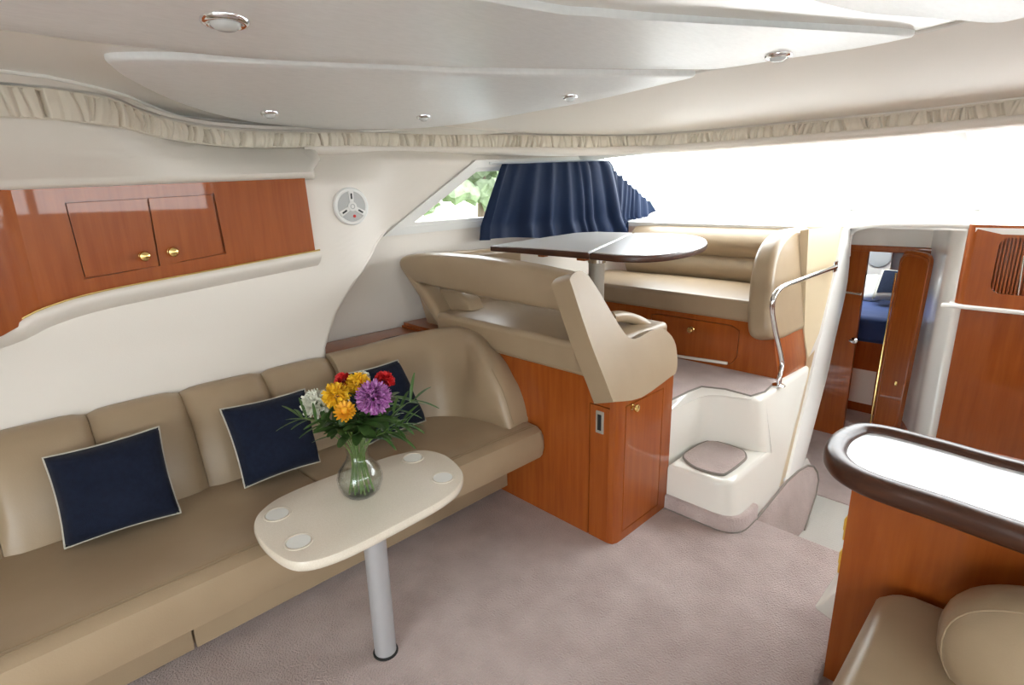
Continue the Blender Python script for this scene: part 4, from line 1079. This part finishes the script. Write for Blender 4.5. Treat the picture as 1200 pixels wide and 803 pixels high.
obj('vent_rod', tube([onY(1193, 347, 3.705), onY(1200, 300, 3.705)], .004, 8), 'chrome', lo_)
obj('shelf_trim', sweep(catmull([V3((-.43, 3.80, zb_-.008)), V3((-.425, 3.735, zb_-.008)), V3((-.395, 3.70, zb_-.010)), V3((-.3, 3.688, zb_-.010)), V3((1.4, 3.688, zb_-.010))], 5), rsec(.03, .022, .008)), 'gelcoat_white', lo_, angle=60)

# ---- forward cabin: bed, pillows, locker
bz = .50
bd = thing('bed', (-1.3, 5.4, -.295), 'cabin bed with dark blue cover seen through the companionway', 'bed')
obj('base', bx(-2.2, -.75, 4.95, 6.25, -.295, .30), 'cherry', bd)
obj('mattress', bx(-2.2, -.72, 4.90, 6.25, .29, bz, .05, 4), 'blue_bedding', bd, angle=60)
obj('front_panel', bx(-1.16, -.95, 4.945, 4.952, -.22, .06), 'gelcoat', bd)
def cabin_pillow(pxs, y0, y1, mat_, label, rim=None):
    P = [onY(*p, y) for p, y in zip(pxs, (y1, y1, y0, y0))]; c_ = sum(P, V3())/4; n_ = (P[1]-P[0]).cross(P[3]-P[0]).normalized()
    if n_.y > 0: n_ = -n_
    root = thing('bed_pillow', tuple(c_), label, 'pillow')
    def fn(sg, sc=1, ad=0):
        def g(u, v):
            pu, pv = (2*u-1)*sc, (2*v-1)*sc; t = .06*(max(0, 1-pu**4)*max(0, 1-pv**4))**.45+ad; uu, vv = (pu+1)/2, (pv+1)/2
            return P[0].lerp(P[1], uu).lerp(P[3].lerp(P[2], uu), vv)+n_*sg*t
        return g
    b = join(grid(fn(1), 14, 14), grid(fn(-1), 14, 14)); bmesh.ops.remove_doubles(b, verts=b.verts, dist=1e-4)
    cv = obj('cover', b, mat_, root, angle=80)
    if rim: obj('centre_panel', grid(fn(1, .76, .004), 10, 10), rim, root, angle=80)
cabin_pillow([(1034, 316), (1066, 320), (1062, 352), (1021, 351)], 5.40, 5.62, 'piping_white', 'navy pillow with wide white border on the cabin bed', 'navy')
cabin_pillow([(1014, 322), (1034, 322), (1030, 352), (1008, 354)], 5.58, 5.72, 'plastic_white', 'plain white pillow beside the bordered one on the cabin bed')
cw0, cw1 = onY(1016, 290, 5.95), onY(1047, 290, 5.95)
wpn = struct(obj('wall_cabin_panel', bx(cw0.x, cw1.x, 5.95, 6.0, .3, 1.2), 'cream_vinyl'))
cs = onY(1030, 300, 5.94); 
cspk = obj('cabin_speaker', lathe([(.10, 0), (.10, .008), (.09, .014), (0, .01)], cs, 28, (0, -1, 0)), 'plastic_grey', angle=50); setprops(cspk, 'round grey speaker on the pale forward cabin wall', 'speaker')
tb = thing('towel_bar', tuple(onY(990, 343, 4.30)), 'small metal bar on the dark companionway bulkhead', 'towel bar')
obj('bar', tube([onY(989, 342, 4.29), onY(1009, 345, 4.29)], .009, 8), 'chrome', tb); obj('bracket', join(tube([onY(990, 342, 4.29), onY(990, 342, 4.34)], .007, 8), tube([onY(1008, 345, 4.29), onY(1008, 345, 4.34)], .007, 8)), 'chrome', tb)
dh = thing('lever_handle', tuple(onY(1001, 399, 4.30)), 'chrome lever handle low on the dark companionway bulkhead', 'handle')
obj('rosette', lathe([(.022, 0), (.022, .008), (.008, .012), (.008, .03), (0, .03)], onY(1001, 399, 4.33), 18, (0, -1, 0)), 'chrome', dh); obj('lever', tube([onY(1001, 399, 4.30), onY(995, 399, 4.30)], .007, 8), 'chrome', dh)

# ---- curtains
def wall_in(y, z, d=.05): return xo(y, z)+d
def curtain(name, yt, yb_, zt, zb_fn, nf, amp, label, seed, cols=150, tail=None, dd=.086):
    r_ = random.Random(seed); ph = [r_.uniform(-.4, .4) for _ in range(int(nf)+3)]
    cuts = [0.0]
    while cuts[-1] < 1: cuts.append(cuts[-1]+r_.uniform(.45, 1.7)/nf)
    amps = [r_.uniform(.5, 1.35) for _ in cuts]
    def fn(u, v):
        i = max(k for k, c in enumerate(cuts[:-1]) if c <= u+1e-9); f_ = (u-cuts[i])/(cuts[i+1]-cuts[i])
        sh = f_+.10*math.sin(2*math.pi*f_)*ph[i % len(ph)]*2
        fold = amps[i]*(1-math.cos(2*math.pi*sh))*.9*(.35+.65*v)-.5+.4*v*math.sin(2*math.pi*u*nf*.31+v*1.5)
        y = yt[0]+(yt[1]-yt[0])*u; y2 = yb_[0]+(yb_[1]-yb_[0])*u
        ztop = zt(u); zbot = zb_fn(u); z = ztop+(zbot-ztop)*v; yy = y+(y2-y)*v**.9
        if yy > 3.59: z = max(z, 1.266+(yy-3.6)*.083+.003*math.sin(u*90))                 # hem rests on the dash
        return V3((wall_in(yy, max(z, 1.3), dd)+amp*fold+.015*v, yy, z))
    o = obj(name, solid(grid(fn, cols, 16), .002), 'navy_curtain', angle=80)
    setprops(o, label, 'curtain', 'navy curtains at the side window')
# main curtain
T0, T1 = onX(578, 193, -2.60), onX(690, 190, -2.53)
B0, B1 = onX(561, 282, -2.64), onX(728, 274, -2.50)
curtain('curtain', (T0.y, T1.y), (B0.y, B1.y), lambda u: T0.z+(T1.z-T0.z)*u, lambda u: B0.z+(B1.z-B0.z)*u+.01*math.sin(u*9), 11, .022, 'wide navy pleated curtain drawn at the port side window', 4)
S0, S1 = onX(688, 190, -2.53), onX(752, 238, -2.50); S2, S3 = onX(706, 274, -2.50), onX(757, 247, -2.50)
curtain('curtain', (S0.y, S1.y), (S2.y, S3.y), lambda u: S0.z+(S1.z-S0.z)*u+.006*math.sin(u*60), lambda u: S2.z+(S3.z-S2.z)*max(0, u-.45)/.55, 9, .012, 'short navy pleated curtain with top sloping down along the windshield pillar', 9, dd=.036)
rd = obj('curtain_rail', tube([V3((wall_in(y, 1.69, .03), y, T0.z+.008+(T1.z-T0.z)*(y-T0.y)/(T1.y-T0.y))) for y in [T0.y-.05+(T1.y-T0.y+.05)*k/8 for k in range(9)]], .008, 8), 'alu_white'); setprops(rd, 'thin white rail carrying the wide navy curtain', 'curtain rail')
